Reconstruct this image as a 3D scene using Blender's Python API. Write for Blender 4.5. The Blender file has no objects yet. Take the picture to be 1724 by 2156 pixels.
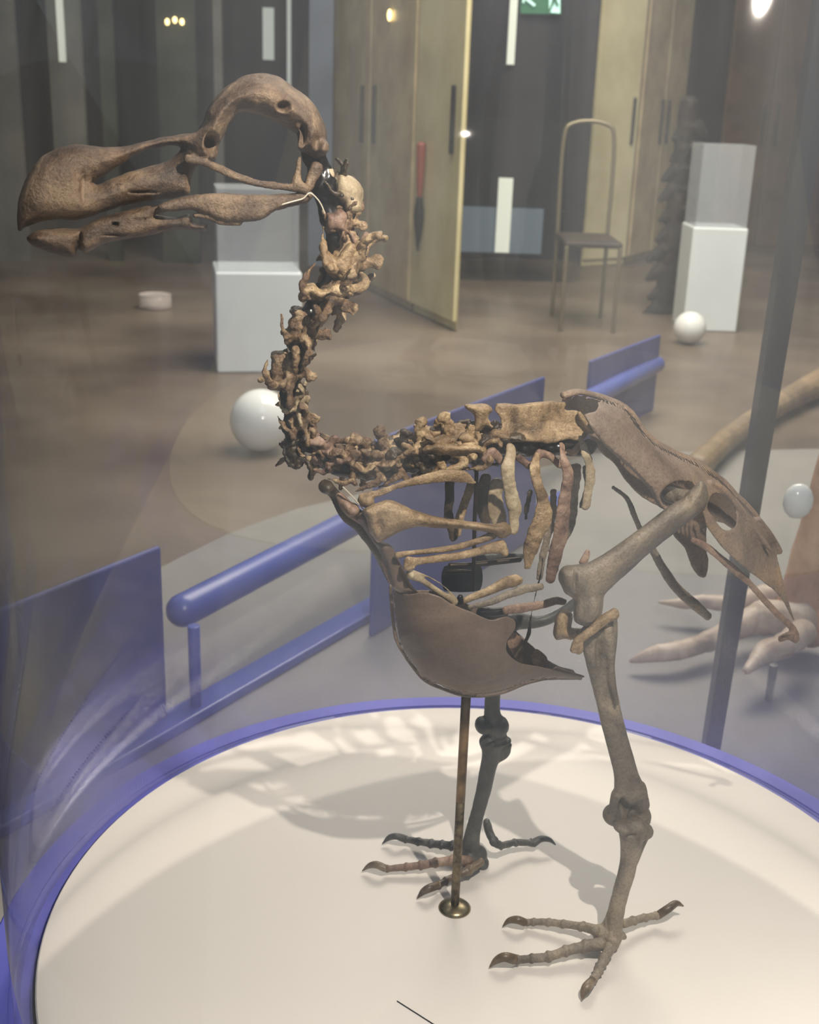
import bpy, bmesh, math, random
import numpy as np
from mathutils import Vector, Matrix, noise
from mathutils.geometry import delaunay_2d_cdt

SC = bpy.context.scene
COL = SC.collection
rnd = random.Random(7)

# ------------------------------------------------------------------ camera
FPX, TH, ROLL, CAMZ = 2500.0, math.radians(19), math.radians(2.0), 0.82
cam_data = bpy.data.cameras.new('camera')
cam = bpy.data.objects.new('camera', cam_data)
COL.objects.link(cam)
cam_data.sensor_fit = 'VERTICAL'
cam_data.sensor_height = 36.0
cam_data.lens = FPX / 2156 * 36.0
cam_data.clip_start = 0.02
cam_data.clip_end = 60
cam_data.dof.use_dof = True
cam_data.dof.focus_distance = 1.08
cam_data.dof.aperture_fstop = 11
_r = Vector((1, 0, 0))
_u = Vector((0, math.sin(TH), math.cos(TH)))
_f = Vector((0, math.cos(TH), -math.sin(TH)))
# pixel offset (x,y up) -> rotated offset used for the axes
_cr, _sr = math.cos(ROLL), math.sin(ROLL)
RX = _cr * _r + _sr * _u       # image +x
RY = -_sr * _r + _cr * _u      # image +y (up)
CAMP = Vector((0, 0, CAMZ))
cam.matrix_world = Matrix(((RX.x, RY.x, -_f.x, CAMP.x), (RX.y, RY.y, -_f.y, CAMP.y),
                           (RX.z, RY.z, -_f.z, CAMP.z), (0, 0, 0, 1)))
SC.camera = cam

# ------------------------------------------------------------------ light and exposure
SC.view_settings.view_transform = 'Standard'
SC.view_settings.look = 'None'
SC.view_settings.gamma = 1
SC.view_settings.use_curve_mapping = False
SC.view_settings.exposure = 0.0
w = bpy.data.worlds.new('room_air')
SC.world = w
w.use_nodes = True
w.node_tree.nodes['Background'].inputs[0].default_value = (0.80, 0.90, 1.0, 1)
w.node_tree.nodes['Background'].inputs[1].default_value = 0.34


def spot(name, loc, target, power, col, radius, angle, blend=0.5):
    d = bpy.data.lights.new(name, 'SPOT')
    d.energy = power; d.color = col; d.shadow_soft_size = radius
    d.spot_size = math.radians(angle); d.spot_blend = blend
    o = bpy.data.objects.new(name, d)
    COL.objects.link(o)
    o.location = loc
    o.rotation_euler = (Vector(target) - Vector(loc)).to_track_quat('-Z', 'Y').to_euler()
    return o


def area(name, loc, target, power, col, sx, sy):
    d = bpy.data.lights.new(name, 'AREA')
    d.energy = power; d.color = col; d.shape = 'RECTANGLE'; d.size = sx; d.size_y = sy
    o = bpy.data.objects.new(name, d)
    COL.objects.link(o)
    o.location = loc
    o.rotation_euler = (Vector(target) - Vector(loc)).to_track_quat('-Z', 'Y').to_euler()
    return o


spot('key_spotlight', (0.33, 0.42, 1.27), (0.10, 1.02, 0.30), 112, (1.0, 0.90, 0.78), 0.010, 110, 0.4)
spot('left_spotlight', (-0.85, 1.75, 2.3), (0.12, 1.10, 0.05), 5, (1.0, 0.88, 0.74), 0.03, 50, 0.5)
spot('high_spotlight', (0.67, 2.0, 5.0), (0.10, 1.06, 0.0), 360, (1.0, 0.88, 0.76), 0.02, 16, 0.1)
spot('high_spotlight', (-0.39, 2.0, 5.0), (0.10, 1.06, 0.0), 360, (1.0, 0.88, 0.76), 0.02, 16, 0.1)
area('room_fill_light', (0.8, 4.6, 3.2), (0.6, 5.4, 0.4), 260, (1.0, 0.90, 0.75), 2.6, 2.6)  # added fill lamp, brightens the far cabinets and floor
area('near_ceiling_light', (0.2, 0.6, 3.6), (0.2, 1.6, 0), 17, (0.70, 0.84, 1.0), 1.6, 1.6)


# ------------------------------------------------------------------ pixel rays
def ray(px, py):
    x = (px - 862) / FPX; y = -(py - 1078) / FPX
    return _f + RX * x + RY * y


PHI = math.radians(18)
HEAD = Vector((-math.cos(PHI), -math.sin(PHI), 0))
NL = Vector((math.sin(PHI), -math.cos(PHI), 0))      # the bird's left side, towards the viewer
MID = -0.984
UP = Vector((0, 0, 1))


def S(px, py, lat=0.0):
    """point of the sagittal plane (shifted sideways by lat) seen at a pixel; returns point, depth"""
    d = ray(px, py)
    t = (MID + lat - NL.dot(CAMP)) / NL.dot(d)
    return CAMP + d * t, t


def G(px, py, z=0.0):
    d = ray(px, py)
    t = (z - CAMZ) / d.z
    return CAMP + d * t, t


def project(p):
    v = p - CAMP
    z = v.dot(_f)
    return 862 + FPX * v.dot(RX) / z, 1078 - FPX * v.dot(RY) / z


def crop(x0, y0, s):
    return lambda *pts: [(x0 + p[0] / s, y0 + p[1] / s) + tuple(p[2:]) for p in pts]


c1 = crop(0, 100, 2.155)       # head
c2 = crop(500, 330, 3.08)      # neck
c3 = crop(580, 800, 2.3944)    # chest
c4 = crop(1000, 780, 2.381)    # pelvis
c5 = crop(700, 1150, 2.463)    # sternum and knees
c6 = crop(740, 1650, 2.268)    # feet
c7 = crop(900, 1080, 4.789)    # sternal ribs
c8 = crop(860, 820, 4.31)      # back


# ------------------------------------------------------------------ materials
def new_mat(name):
    m = bpy.data.materials.new(name)
    m.use_nodes = True
    nt = m.node_tree
    b = nt.nodes['Principled BSDF']
    return m, nt, b


def lin(c):
    return tuple(((v / 255) / 12.92 if v / 255 <= 0.04045 else ((v / 255 + 0.055) / 1.055) ** 2.4) for v in c) + (1,)


def bone_mat(name, dark, mid, light, scale=28, rough=0.5, bump=0.35, speck=0.5):
    m, nt, b = new_mat(name)
    L = nt.links
    tc = nt.nodes.new('ShaderNodeTexCoord')
    n1 = nt.nodes.new('ShaderNodeTexNoise'); n1.inputs['Scale'].default_value = scale
    n1.inputs['Detail'].default_value = 8; n1.inputs['Roughness'].default_value = 0.62
    n1.inputs['Distortion'].default_value = 0.6
    L.new(tc.outputs['Object'], n1.inputs['Vector'])
    r = nt.nodes.new('ShaderNodeValToRGB')
    r.color_ramp.elements[0].position = 0.30; r.color_ramp.elements[0].color = lin(dark)
    r.color_ramp.elements[1].position = 0.72; r.color_ramp.elements[1].color = lin(light)
    e = r.color_ramp.elements.new(0.5); e.color = lin(mid)
    L.new(n1.outputs['Fac'], r.inputs['Fac'])
    n2 = nt.nodes.new('ShaderNodeTexNoise'); n2.inputs['Scale'].default_value = 420
    n2.inputs['Detail'].default_value = 4; n2.inputs['Roughness'].default_value = 0.7
    L.new(tc.outputs['Object'], n2.inputs['Vector'])
    r2 = nt.nodes.new('ShaderNodeValToRGB')
    r2.color_ramp.elements[0].position = 0.30; r2.color_ramp.elements[0].color = (0.35, 0.30, 0.25, 1)
    r2.color_ramp.elements[1].position = 0.55; r2.color_ramp.elements[1].color = (1, 1, 1, 1)
    L.new(n2.outputs['Fac'], r2.inputs['Fac'])
    mx = nt.nodes.new('ShaderNodeMix'); mx.data_type = 'RGBA'; mx.blend_type = 'MULTIPLY'
    mx.inputs['Factor'].default_value = speck
    L.new(r.outputs['Color'], mx.inputs['A']); L.new(r2.outputs['Color'], mx.inputs['B'])
    L.new(mx.outputs['Result'], b.inputs['Base Color'])
    b.inputs['Roughness'].default_value = rough
    ad = nt.nodes.new('ShaderNodeMath'); ad.operation = 'MULTIPLY_ADD'
    ad.inputs[1].default_value = 0.35
    L.new(n2.outputs['Fac'], ad.inputs[0]); L.new(n1.outputs['Fac'], ad.inputs[2])
    bp = nt.nodes.new('ShaderNodeBump'); bp.inputs['Strength'].default_value = bump
    bp.inputs['Distance'].default_value = 0.004
    L.new(ad.outputs[0], bp.inputs['Height']); L.new(bp.outputs['Normal'], b.inputs['Normal'])
    return m


def flat_mat(name, col, rough=0.5, metal=0.0, noise_amt=0.0, scale=6, col2=None, spec=None):
    m, nt, b = new_mat(name)
    tc = nt.nodes.new('ShaderNodeTexCoord')
    n1 = nt.nodes.new('ShaderNodeTexNoise'); n1.inputs['Scale'].default_value = scale
    n1.inputs['Detail'].default_value = 5
    nt.links.new(tc.outputs['Object'], n1.inputs['Vector'])
    r = nt.nodes.new('ShaderNodeValToRGB')
    c2 = col2 or tuple(max(0, v * (1 - noise_amt)) for v in col)
    r.color_ramp.elements[0].position = 0.35; r.color_ramp.elements[0].color = lin(c2)
    r.color_ramp.elements[1].position = 0.65; r.color_ramp.elements[1].color = lin(col)
    nt.links.new(n1.outputs['Fac'], r.inputs['Fac'])
    nt.links.new(r.outputs['Color'], b.inputs['Base Color'])
    b.inputs['Roughness'].default_value = rough
    b.inputs['Metallic'].default_value = metal
    if spec is not None: b.inputs['Specular IOR Level'].default_value = spec
    return m


def emit_mat(name, col, s):
    m, nt, b = new_mat(name)
    b.inputs['Base Color'].default_value = lin(col)
    b.inputs['Emission Color'].default_value = lin(col)
    b.inputs['Emission Strength'].default_value = s
    return m


def glass_mat(name, tint=(0.985, 0.987, 0.986), refl=1.45, haze=0.03, hazecol=(0.8, 0.85, 0.9), streak=False):
    m = bpy.data.materials.new(name); m.use_nodes = True
    nt = m.node_tree; nt.nodes.clear(); L = nt.links
    out = nt.nodes.new('ShaderNodeOutputMaterial')
    tr = nt.nodes.new('ShaderNodeBsdfTransparent'); tr.inputs[0].default_value = tint + (1,)
    gl = nt.nodes.new('ShaderNodeBsdfGlossy'); gl.inputs['Roughness'].default_value = 0.02
    lw = nt.nodes.new('ShaderNodeLayerWeight'); lw.inputs['Blend'].default_value = 0.5
    pw = nt.nodes.new('ShaderNodeMath'); pw.operation = 'POWER'; pw.inputs[1].default_value = 5.0
    L.new(lw.outputs['Facing'], pw.inputs[0])
    fr = nt.nodes.new('ShaderNodeMath'); fr.operation = 'MULTIPLY_ADD'; fr.inputs[1].default_value = 0.9; fr.inputs[2].default_value = 0.04
    L.new(pw.outputs[0], fr.inputs[0])
    m1 = nt.nodes.new('ShaderNodeMixShader')
    L.new(fr.outputs[0], m1.inputs[0]); L.new(tr.outputs[0], m1.inputs[1]); L.new(gl.outputs[0], m1.inputs[2])
    df = nt.nodes.new('ShaderNodeBsdfDiffuse'); df.inputs[0].default_value = hazecol + (1,)
    m2 = nt.nodes.new('ShaderNodeMixShader'); m2.inputs[0].default_value = haze
    if streak:   # vertical haze streaks painted in place of stretched reflections
        tc = nt.nodes.new('ShaderNodeTexCoord'); mp = nt.nodes.new('ShaderNodeMapping')
        mp.inputs['Scale'].default_value = (1, 1, 0.06)
        L.new(tc.outputs['Object'], mp.inputs[0])
        n = nt.nodes.new('ShaderNodeTexNoise'); n.inputs['Scale'].default_value = 22; n.inputs['Detail'].default_value = 6
        L.new(mp.outputs[0], n.inputs['Vector'])
        mr = nt.nodes.new('ShaderNodeMapRange'); mr.inputs['From Min'].default_value = 0.35
        mr.inputs['From Max'].default_value = 0.75; mr.inputs['To Min'].default_value = haze * 0.5
        mr.inputs['To Max'].default_value = haze * 2.4
        L.new(n.outputs['Fac'], mr.inputs['Value']); L.new(mr.outputs[0], m2.inputs[0])
    L.new(m1.outputs[0], m2.inputs[1]); L.new(df.outputs[0], m2.inputs[2])
    L.new(m2.outputs[0], out.inputs[0])
    return m


M = {}
M['skull'] = bone_mat('skull_bone', (46, 36, 28), (98, 80, 64), (150, 128, 102), 30, 0.45, 0.9, 0.75)
M['tan'] = bone_mat('tan_bone', (76, 58, 36), (148, 124, 92), (206, 182, 144), 34, 0.4, 0.8, 0.7)
M['pelvis'] = bone_mat('pelvis_bone', (92, 76, 64), (132, 114, 98), (168, 138, 104), 14, 0.45, 0.6, 0.6)
M['leg'] = bone_mat('leg_bone', (78, 70, 60), (128, 117, 102), (172, 156, 132), 20, 0.42, 0.7, 0.6)
M['farleg'] = bone_mat('far_leg_bone', (42, 42, 42), (72, 72, 70), (104, 102, 96), 20, 0.45, 0.3, 0.35)
M['keel'] = bone_mat('breast_bone', (76, 62, 54), (102, 86, 76), (128, 110, 96), 10, 0.5, 0.2, 0.3)
M['red'] = bone_mat('reddish_bone', (66, 46, 36), (132, 106, 90), (182, 156, 134), 30, 0.5, 0.5)
M['spine'] = bone_mat('vertebra_bone', (36, 25, 18), (116, 92, 68), (208, 184, 146), 60, 0.36, 1.0)
M['pale'] = bone_mat('pale_bone', (120, 104, 80), (160, 144, 116), (200, 186, 156), 34, 0.5, 0.4)
M['darkbone'] = bone_mat('dark_bone', (30, 24, 18), (60, 50, 38), (96, 82, 60), 40, 0.35, 0.5)
M['claw'] = bone_mat('claw_bone', (56, 46, 36), (100, 84, 66), (140, 122, 98), 40, 0.35, 0.2, 0.3)
M['pad'] = flat_mat('black_padding', (16, 14, 12), 0.25, 0, 0.3, 60)
M['rod'] = flat_mat('tarnished_metal', (150, 122, 88), 0.4, 0.75, 0.45, 40)
M['rodlow'] = flat_mat('scratched_metal', (128, 112, 84), 0.45, 0.6, 0.5, 120)
M['brass'] = flat_mat('old_brass', (168, 154, 122), 0.3, 0.9, 0.4, 50)
M['darkrod'] = flat_mat('dark_iron', (56, 46, 34), 0.4, 0.7, 0.3, 60)
M['wire'] = flat_mat('pale_wire', (225, 215, 195), 0.3, 0.4)
M['white'] = flat_mat('white_display_board', (222, 216, 209), 0.55, 0, 0.015, 3, spec=0.25)
M['blue'] = flat_mat('blue_paint', (84, 98, 172), 0.32, 0, 0.08, 4)
M['bluedark'] = flat_mat('blue_board', (72, 79, 142), 0.45, 0, 0.08, 3)
M['ring'] = flat_mat('blue_rim_paint', (92, 94, 186), 0.35, 0, 0.06, 4)
M['black'] = flat_mat('black_frame', (34, 36, 38), 0.35, 0.3, 0.2, 10)
M['glass'] = glass_mat('case_glass', haze=0.008, streak=True)  # thin white film painted in for the veil of reflections
M['glass2'] = glass_mat('vitrine_glass', haze=0.22)  # thick white film painted in for streaky reflections above the plinths
M['frost'] = glass_mat('frosted_plastic', haze=0.45, hazecol=(0.8, 0.72, 0.68))
M['floor'] = flat_mat('brown_floor', (122, 110, 96), 0.4, 0, 0.3, 1.3, (84, 72, 62))
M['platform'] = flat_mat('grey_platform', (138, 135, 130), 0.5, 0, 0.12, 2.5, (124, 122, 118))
M['wall'] = flat_mat('dark_wall', (58, 56, 50), 0.6, 0, 0.3, 1.5)
M['cream'] = flat_mat('cream_laminate', (222, 214, 172), 0.22, 0, 0.12, 3, (200, 190, 146))
M['cream2'] = flat_mat('aged_cream_laminate', (206, 190, 150), 0.25, 0, 0.2, 4, (172, 154, 120))
M['seam'] = flat_mat('black_seam', (20, 18, 14), 0.5)
M['plinth'] = flat_mat('white_plinth_paint', (228, 236, 240), 0.4, 0, 0.03, 3)
M['globe'] = flat_mat('white_glazed', (235, 238, 236), 0.12, 0, 0.04, 6)
M['moa'] = bone_mat('orange_brown_bone', (150, 110, 80), (196, 148, 110), (222, 180, 144), 8, 0.5, 0.3, 0.2)
M['oldbone'] = bone_mat('old_tan_bone', (104, 90, 72), (132, 114, 90), (156, 134, 104), 8, 0.5, 0.3, 0.2)
M['moatoe'] = bone_mat('pale_toe_bone', (150, 128, 108), (190, 170, 150), (216, 200, 184), 14, 0.5, 0.3, 0.2)
M['grey1'] = flat_mat('grey_panel', (112, 112, 104), 0.4, 0, 0.2, 3)
M['grey2'] = flat_mat('green_grey_panel', (80, 82, 70), 0.4, 0, 0.3, 3)
M['bluegrey'] = flat_mat('blue_grey_panel', (104, 114, 128), 0.35, 0, 0.15, 3)
M['brown'] = flat_mat('brown_panel', (98, 78, 62), 0.4, 0, 0.3, 3)
M['screen'] = emit_mat('dim_screen', (86, 100, 112), 0.25)
M['lamp_or_streak'] = emit_mat('light_or_streak', (215, 222, 212), 0.35)
M['warm'] = emit_mat('warm_bulb', (255, 225, 150), 4.0)
M['exit'] = emit_mat('exit_green', (20, 95, 62), 0.35)
M['exitw'] = emit_mat('exit_white', (190, 235, 225), 0.8)
M['redp'] = flat_mat('red_paint', (140, 70, 52), 0.4)
M['paper'] = flat_mat('printed_paper', (216, 210, 204), 0.6)
M['column'] = flat_mat('dark_reflection', (34, 27, 23), 0.7, 0, 0.4, 12)
M['tube'] = flat_mat('pale_chair_tube', (120, 112, 90), 0.3, 0.4)
M['seat'] = flat_mat('dark_seat', (60, 50, 40), 0.6, 0, 0.3, 10)


# ------------------------------------------------------------------ mesh helpers
def mesh_obj(name, V, F, mat, parent=None, smooth=True):
    me = bpy.data.meshes.new(name)
    org = Vector((0, 0, 0))
    p = parent
    while p is not None:
        org = org + p.location; p = p.parent
    me.from_pydata([tuple(Vector(v) - org) for v in V], [], [tuple(f) for f in F])
    me.validate(); me.update()
    if smooth:
        for q in me.polygons: q.use_smooth = True
    me.materials.append(mat)
    o = bpy.data.objects.new(name, me)
    COL.objects.link(o)
    if parent: o.parent = parent
    return o


def fix_normals(o):
    bm = bmesh.new(); bm.from_mesh(o.data)
    bmesh.ops.recalc_face_normals(bm, faces=bm.faces[:])
    bm.to_mesh(o.data); bm.free()


def thing(name, label, cat, loc, group=None):
    o = bpy.data.objects.new(name, None)
    o.empty_display_size = 0.05
    COL.objects.link(o)
    o.location = loc
    o['label'] = label; o['category'] = cat
    if group: o['group'] = group
    return o


def tag(o, label, cat, group=None):
    o['label'] = label; o['category'] = cat
    if group: o['group'] = group
    return o


def merge(pieces):
    V, F = [], []
    for v, f in pieces:
        k = len(V)
        V += [Vector(p) for p in v]
        F += [tuple(i + k for i in q) for q in f]
    return V, F


def catmull(P, n):
    P = [Vector(p) for p in P]
    if len(P) < 3:
        return [P[0].lerp(P[-1], i / n) for i in range(n + 1)]
    Q = [P[0] * 2 - P[1]] + P + [P[-1] * 2 - P[-2]]
    out = []
    for i in range(1, len(Q) - 2):
        for k in range(n):
            t = k / n
            a, b, c, d = Q[i - 1], Q[i], Q[i + 1], Q[i + 2]
            out.append(0.5 * ((2 * b) + (c - a) * t + (2 * a - 5 * b + 4 * c - d) * t * t + (3 * b - a - 3 * c + d) * t ** 3))
    out.append(Q[-2])
    return out


def tube3(pts, radii, seg=14, sub=5, side=None, flat=1.0, cap=0.7):
    """swept, rounded, tapering shaft; side = fixed sideways axis, flat = its radius ratio"""
    R = [Vector((r, 0, 0)) if not hasattr(r, '__len__') else Vector((r[0], r[1], 0)) for r in radii]
    P = catmull(pts, sub); RR = [v for v in catmull(R, sub)]
    r0 = [(max(1e-5, v.x), (max(1e-5, v.y) if v.y > 0 else max(1e-5, v.x) * flat)) for v in RR]
    n = len(P)
    tang = [(P[min(i + 1, n - 1)] - P[max(i - 1, 0)]).normalized() for i in range(n)]
    # rounded caps
    PP, QQ, TT = [], [], []
    for k in (0.97, 0.8, 0.5, 0.2):
        PP.append(P[0] - tang[0] * r0[0][0] * cap * math.sin(math.acos(1 - k) if k < 1 else 1.57) * 1.0 if False else P[0] - tang[0] * r0[0][0] * cap * k)
        s = math.sqrt(max(0.0, 1 - k * k)); QQ.append((r0[0][0] * s, r0[0][1] * s)); TT.append(tang[0])
    PP += P; QQ += r0; TT += tang
    for k in (0.2, 0.5, 0.8, 0.97):
        PP.append(P[-1] + tang[-1] * r0[-1][0] * cap * k)
        s = math.sqrt(max(0.0, 1 - k * k)); QQ.append((r0[-1][0] * s, r0[-1][1] * s)); TT.append(tang[-1])
    V, F = [], []
    prev = None
    for p, q, t in zip(PP, QQ, TT):
        if side is not None:
            l = (side - t * side.dot(t))
            if l.length < 1e-4: l = t.orthogonal()
            l.normalize()
        else:
            l = t.orthogonal().normalized() if prev is None else (prev - t * prev.dot(t)).normalized()
        prev = l
        b = t.cross(l).normalized()
        for k in range(seg):
            a = 2 * math.pi * k / seg
            V.append(p + b * (math.cos(a) * q[0]) + l * (math.sin(a) * q[1]))
    m = len(PP)
    for i in range(m - 1):
        for k in range(seg):
            F.append((i * seg + k, i * seg + (k + 1) % seg, (i + 1) * seg + (k + 1) % seg, (i + 1) * seg + k))
    F.append(tuple(range(seg))[::-1]); F.append(tuple((m - 1) * seg + k for k in range(seg)))
    return V, F


def ptube(pts, hw, flat=0.8, lat=0.0, **k):
    """shaft drawn on the sagittal plane: pts (px,py[,lat]), hw half widths in photo pixels"""
    P, R = [], []
    for p, h in zip(pts, hw):
        q, t = S(p[0], p[1], lat + (p[2] if len(p) > 2 else 0))
        P.append(q); R.append(h * t / FPX)
    return tube3(P, R, side=NL, flat=flat, **k)


def ell(c, r, axes=None, n=14):
    V, F = [], []
    ax = axes or (Vector((1, 0, 0)), Vector((0, 1, 0)), Vector((0, 0, 1)))
    V.append(c + ax[2] * r[2])
    for i in range(1, n // 2):
        th = math.pi * i / (n // 2)
        for k in range(n):
            a = 2 * math.pi * k / n
            V.append(c + ax[0] * (r[0] * math.sin(th) * math.cos(a)) + ax[1] * (r[1] * math.sin(th) * math.sin(a)) + ax[2] * (r[2] * math.cos(th)))
    V.append(c - ax[2] * r[2])
    rows = n // 2 - 1
    for k in range(n): F.append((0, 1 + k, 1 + (k + 1) % n))
    for i in range(rows - 1):
        for k in range(n):
            a = 1 + i * n
            F.append((a + k, a + n + k, a + n + (k + 1) % n, a + (k + 1) % n))
    last = len(V) - 1
    for k in range(n): F.append((last, 1 + (rows - 1) * n + (k + 1) % n, 1 + (rows - 1) * n + k))
    return V, F


def pell(px, py, lat, hx, hy, hl):
    """ellipsoid knob at a pixel, half sizes in px (image x / y) and metres sideways"""
    c, t = S(px, py, lat)
    s = t / FPX
    return ell(c, (hx * s, hl, hy * s), (HEAD, NL, UP))


def resample(poly, step):
    """smooth closed polygon and resample evenly"""
    n = len(poly)
    P = [Vector((p[0], p[1])) for p in poly]
    out = []
    for i in range(n):
        a, b, c, d = P[i - 1], P[i], P[(i + 1) % n], P[(i + 2) % n]
        L = (c - b).length
        k = max(1, int(round(L / step)))
        for j in range(k):
            t = j / k
            q = 0.5 * ((2 * b) + (c - a) * t + (2 * a - 5 * b + 4 * c - d) * t * t + (3 * b - a - 3 * c + d) * t ** 3)
            out.append(q.lerp(b.lerp(c, t), 0.35))
    return out


def inside(P, poly):
    x, y = P[:, 0], P[:, 1]
    r = np.zeros(len(P), bool)
    n = len(poly)
    for i in range(n):
        x1, y1 = poly[i - 1]; x2, y2 = poly[i]
        c = ((y1 > y) != (y2 > y))
        with np.errstate(divide='ignore', invalid='ignore'):
            xi = (x2 - x1) * (y - y1) / (y2 - y1 + 1e-12) + x1
        r ^= c & (x < xi)
    return r


def dist(P, segs):
    d = np.full(len(P), 1e9)
    for (a, b) in segs:
        a = np.array(a); b = np.array(b)
        ab = b - a; L = max(1e-9, (ab ** 2).sum())
        t = np.clip(((P - a) @ ab) / L, 0, 1)
        d = np.minimum(d, np.hypot(*(P - a - t[:, None] * ab).T))
    return d


def triangulate(outline, holes, step):
    loops = [resample(outline, step)] + [resample(h, step) for h in holes]
    L = [np.array([(p.x, p.y) for p in l]) for l in loops]
    mn = L[0].min(0); mx = L[0].max(0)
    xs = np.arange(mn[0], mx[0], step); ys = np.arange(mn[1], mx[1], step * 0.87)
    gp = np.array([(x + (step / 2 if j % 2 else 0), y) for j, y in enumerate(ys) for x in xs])
    ok = inside(gp, L[0])
    for h in L[1:]: ok &= ~inside(gp, h)
    gp = gp[ok]
    segs = [(l[i - 1], l[i]) for l in L for i in range(len(l))]
    dd = dist(gp, segs)
    gp = gp[dd > step * 0.55]
    pts, edges = [], []
    for l in L:
        k = len(pts); n = len(l)
        pts += [Vector(p) for p in l]
        edges += [(k + i, k + (i + 1) % n) for i in range(n)]
    nb = len(pts)
    pts += [Vector(p) for p in gp]
    v, e, f, ov, oe, of = delaunay_2d_cdt(pts, edges, [], 0, 1e-5)
    vv = np.array([(p.x, p.y) for p in v])
    cen = np.array([vv[list(t)].mean(0) for t in f])
    ok = inside(cen, L[0])
    for h in L[1:]: ok &= ~inside(cen, h)
    tris = [tuple(t) for t, o in zip(f, ok) if o]
    d = dist(vv, segs)
    return vv, tris, d, L


def inflate(outline, W, D, holes=(), lat0=0.0, step=5, wfun=None, emin=0.0006):
    vv, tris, d, L = triangulate(outline, list(holes), step)
    V, F = [], []
    fr, bk = [], []
    for (x, y), q in zip(vv, d):
        u = min(1.0, q / D)
        h = (W * (wfun(x, y) if wfun else 1.0)) * math.sqrt(max(0.0, 1 - (1 - u) ** 2))
        if q < 0.3:
            fr.append(len(V)); bk.append(len(V)); V.append(S(x, y, lat0)[0])
        else:
            fr.append(len(V)); V.append(S(x, y, lat0 + max(h, emin))[0])
            bk.append(len(V)); V.append(S(x, y, lat0 - max(h, emin))[0])
    for a, b, c in tris:
        t1 = (fr[a], fr[b], fr[c]); t2 = (bk[c], bk[b], bk[a])
        if len(set(t1)) == 3:
            F.append(t1)
            if set(t1) != set(t2): F.append(t2)
    return V, F


def plate(outline, latf, thick, holes=(), step=6):
    vv, tris, d, L = triangulate(outline, list(holes), step)
    V, F = [], []
    n = len(vv)
    T = thick if callable(thick) else (lambda x, y: thick)
    for s in (1, -1):
        for (x, y) in vv:
            V.append(S(x, y, latf(x, y) + s * T(x, y) / 2)[0])
    cnt = {}
    for a, b, c in tris:
        F.append((a, b, c)); F.append((c + n, b + n, a + n))
        for e in ((a, b), (b, c), (c, a)):
            k = tuple(sorted(e)); cnt.setdefault(k, []).append(e)
    for k, es in cnt.items():
        if len(es) == 1:
            a, b = es[0]
            F.append((b, a, a + n, b + n))
    return V, F


def sculpt(name, pieces, mat, parent, voxel=0.0014, smooth=2, rough=0.0, rscale=60, dents=()):
    """fuse overlapping pieces into one continuous bone surface"""
    V, F = merge(pieces)
    o = mesh_obj(name, V, F, mat, parent)
    fix_normals(o)
    md = o.modifiers.new('fuse', 'REMESH'); md.mode = 'VOXEL'; md.voxel_size = voxel; md.use_smooth_shade = True
    if smooth:
        sm = o.modifiers.new('soften', 'SMOOTH'); sm.factor = 0.6; sm.iterations = smooth
    dg = bpy.context.evaluated_depsgraph_get(); dg.update()
    me = bpy.data.meshes.new_from_object(o.evaluated_get(dg))
    o.modifiers.clear()
    old = o.data; o.data = me; bpy.data.meshes.remove(old)
    if not me.materials: me.materials.append(mat)
    org = parent.location if parent else Vector((0, 0, 0))
    if rough or dents:
        ns = [v.normal.copy() for v in me.vertices]
        DD = []
        for (px, py, r, dep) in dents:
            DD.append((px, py, r, dep))
        for v, nn in zip(me.vertices, ns):
            w_ = v.co + org
            a = 0.0
            if rough: a += rough * (noise.noise(w_ * rscale) + 0.5 * noise.noise(w_ * rscale * 2.3))
            v.co += nn * a
            if DD and nn.dot(NL) > -0.1:
                x, y = project(w_)
                for (px, py, r, dep) in DD:
                    rx, ry = r if hasattr(r, '__len__') else (r, r)
                    q = ((x - px) / rx) ** 2 + ((y - py) / ry) ** 2
                    if q < 1: v.co -= NL * dep * (1 - q) ** 2
    for q in me.polygons: q.use_smooth = True
    me.update()
    return o


def box(x0, x1, y0, y1, z0, z1):
    V = [Vector((x, y, z)) for x in (x0, x1) for y in (y0, y1) for z in (z0, z1)]
    F = [(0, 1, 3, 2), (4, 6, 7, 5), (0, 4, 5, 1), (2, 3, 7, 6), (0, 2, 6, 4), (1, 5, 7, 3)]
    return V, F


def obox(c, ux, sx, sy, z0, z1):
    """upright box: centre c, horizontal axis ux, half sizes"""
    ux = Vector((ux[0], ux[1], 0)).normalized(); uy = Vector((-ux.y, ux.x, 0))
    V = [Vector((c[0], c[1], 0)) + ux * a + uy * b + Vector((0, 0, z)) for a in (-sx, sx) for b in (-sy, sy) for z in (z0, z1)]
    return V, box(0, 1, 0, 1, 0, 1)[1]


def lathe(c, prof, n=96):
    V, F = [], []
    for (r, z) in prof:
        for k in range(n):
            a = 2 * math.pi * k / n
            V.append(Vector((c[0] + r * math.cos(a), c[1] + r * math.sin(a), c[2] + z)))
    m = len(prof)
    for i in range(m - 1):
        for k in range(n):
            F.append((i * n + k, i * n + (k + 1) % n, (i + 1) * n + (k + 1) % n, (i + 1) * n + k))
    if prof[0] == prof[-1]: return V, F[:]
    F.append(tuple(range(n))[::-1]); F.append(tuple((m - 1) * n + k for k in range(n)))
    return V, F


def bevel(o, w=0.004, seg=2):
    b = o.modifiers.new('edge', 'BEVEL'); b.width = w; b.segments = seg; b.limit_method = 'ANGLE'
    return o


FLOOR = -0.25
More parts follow.
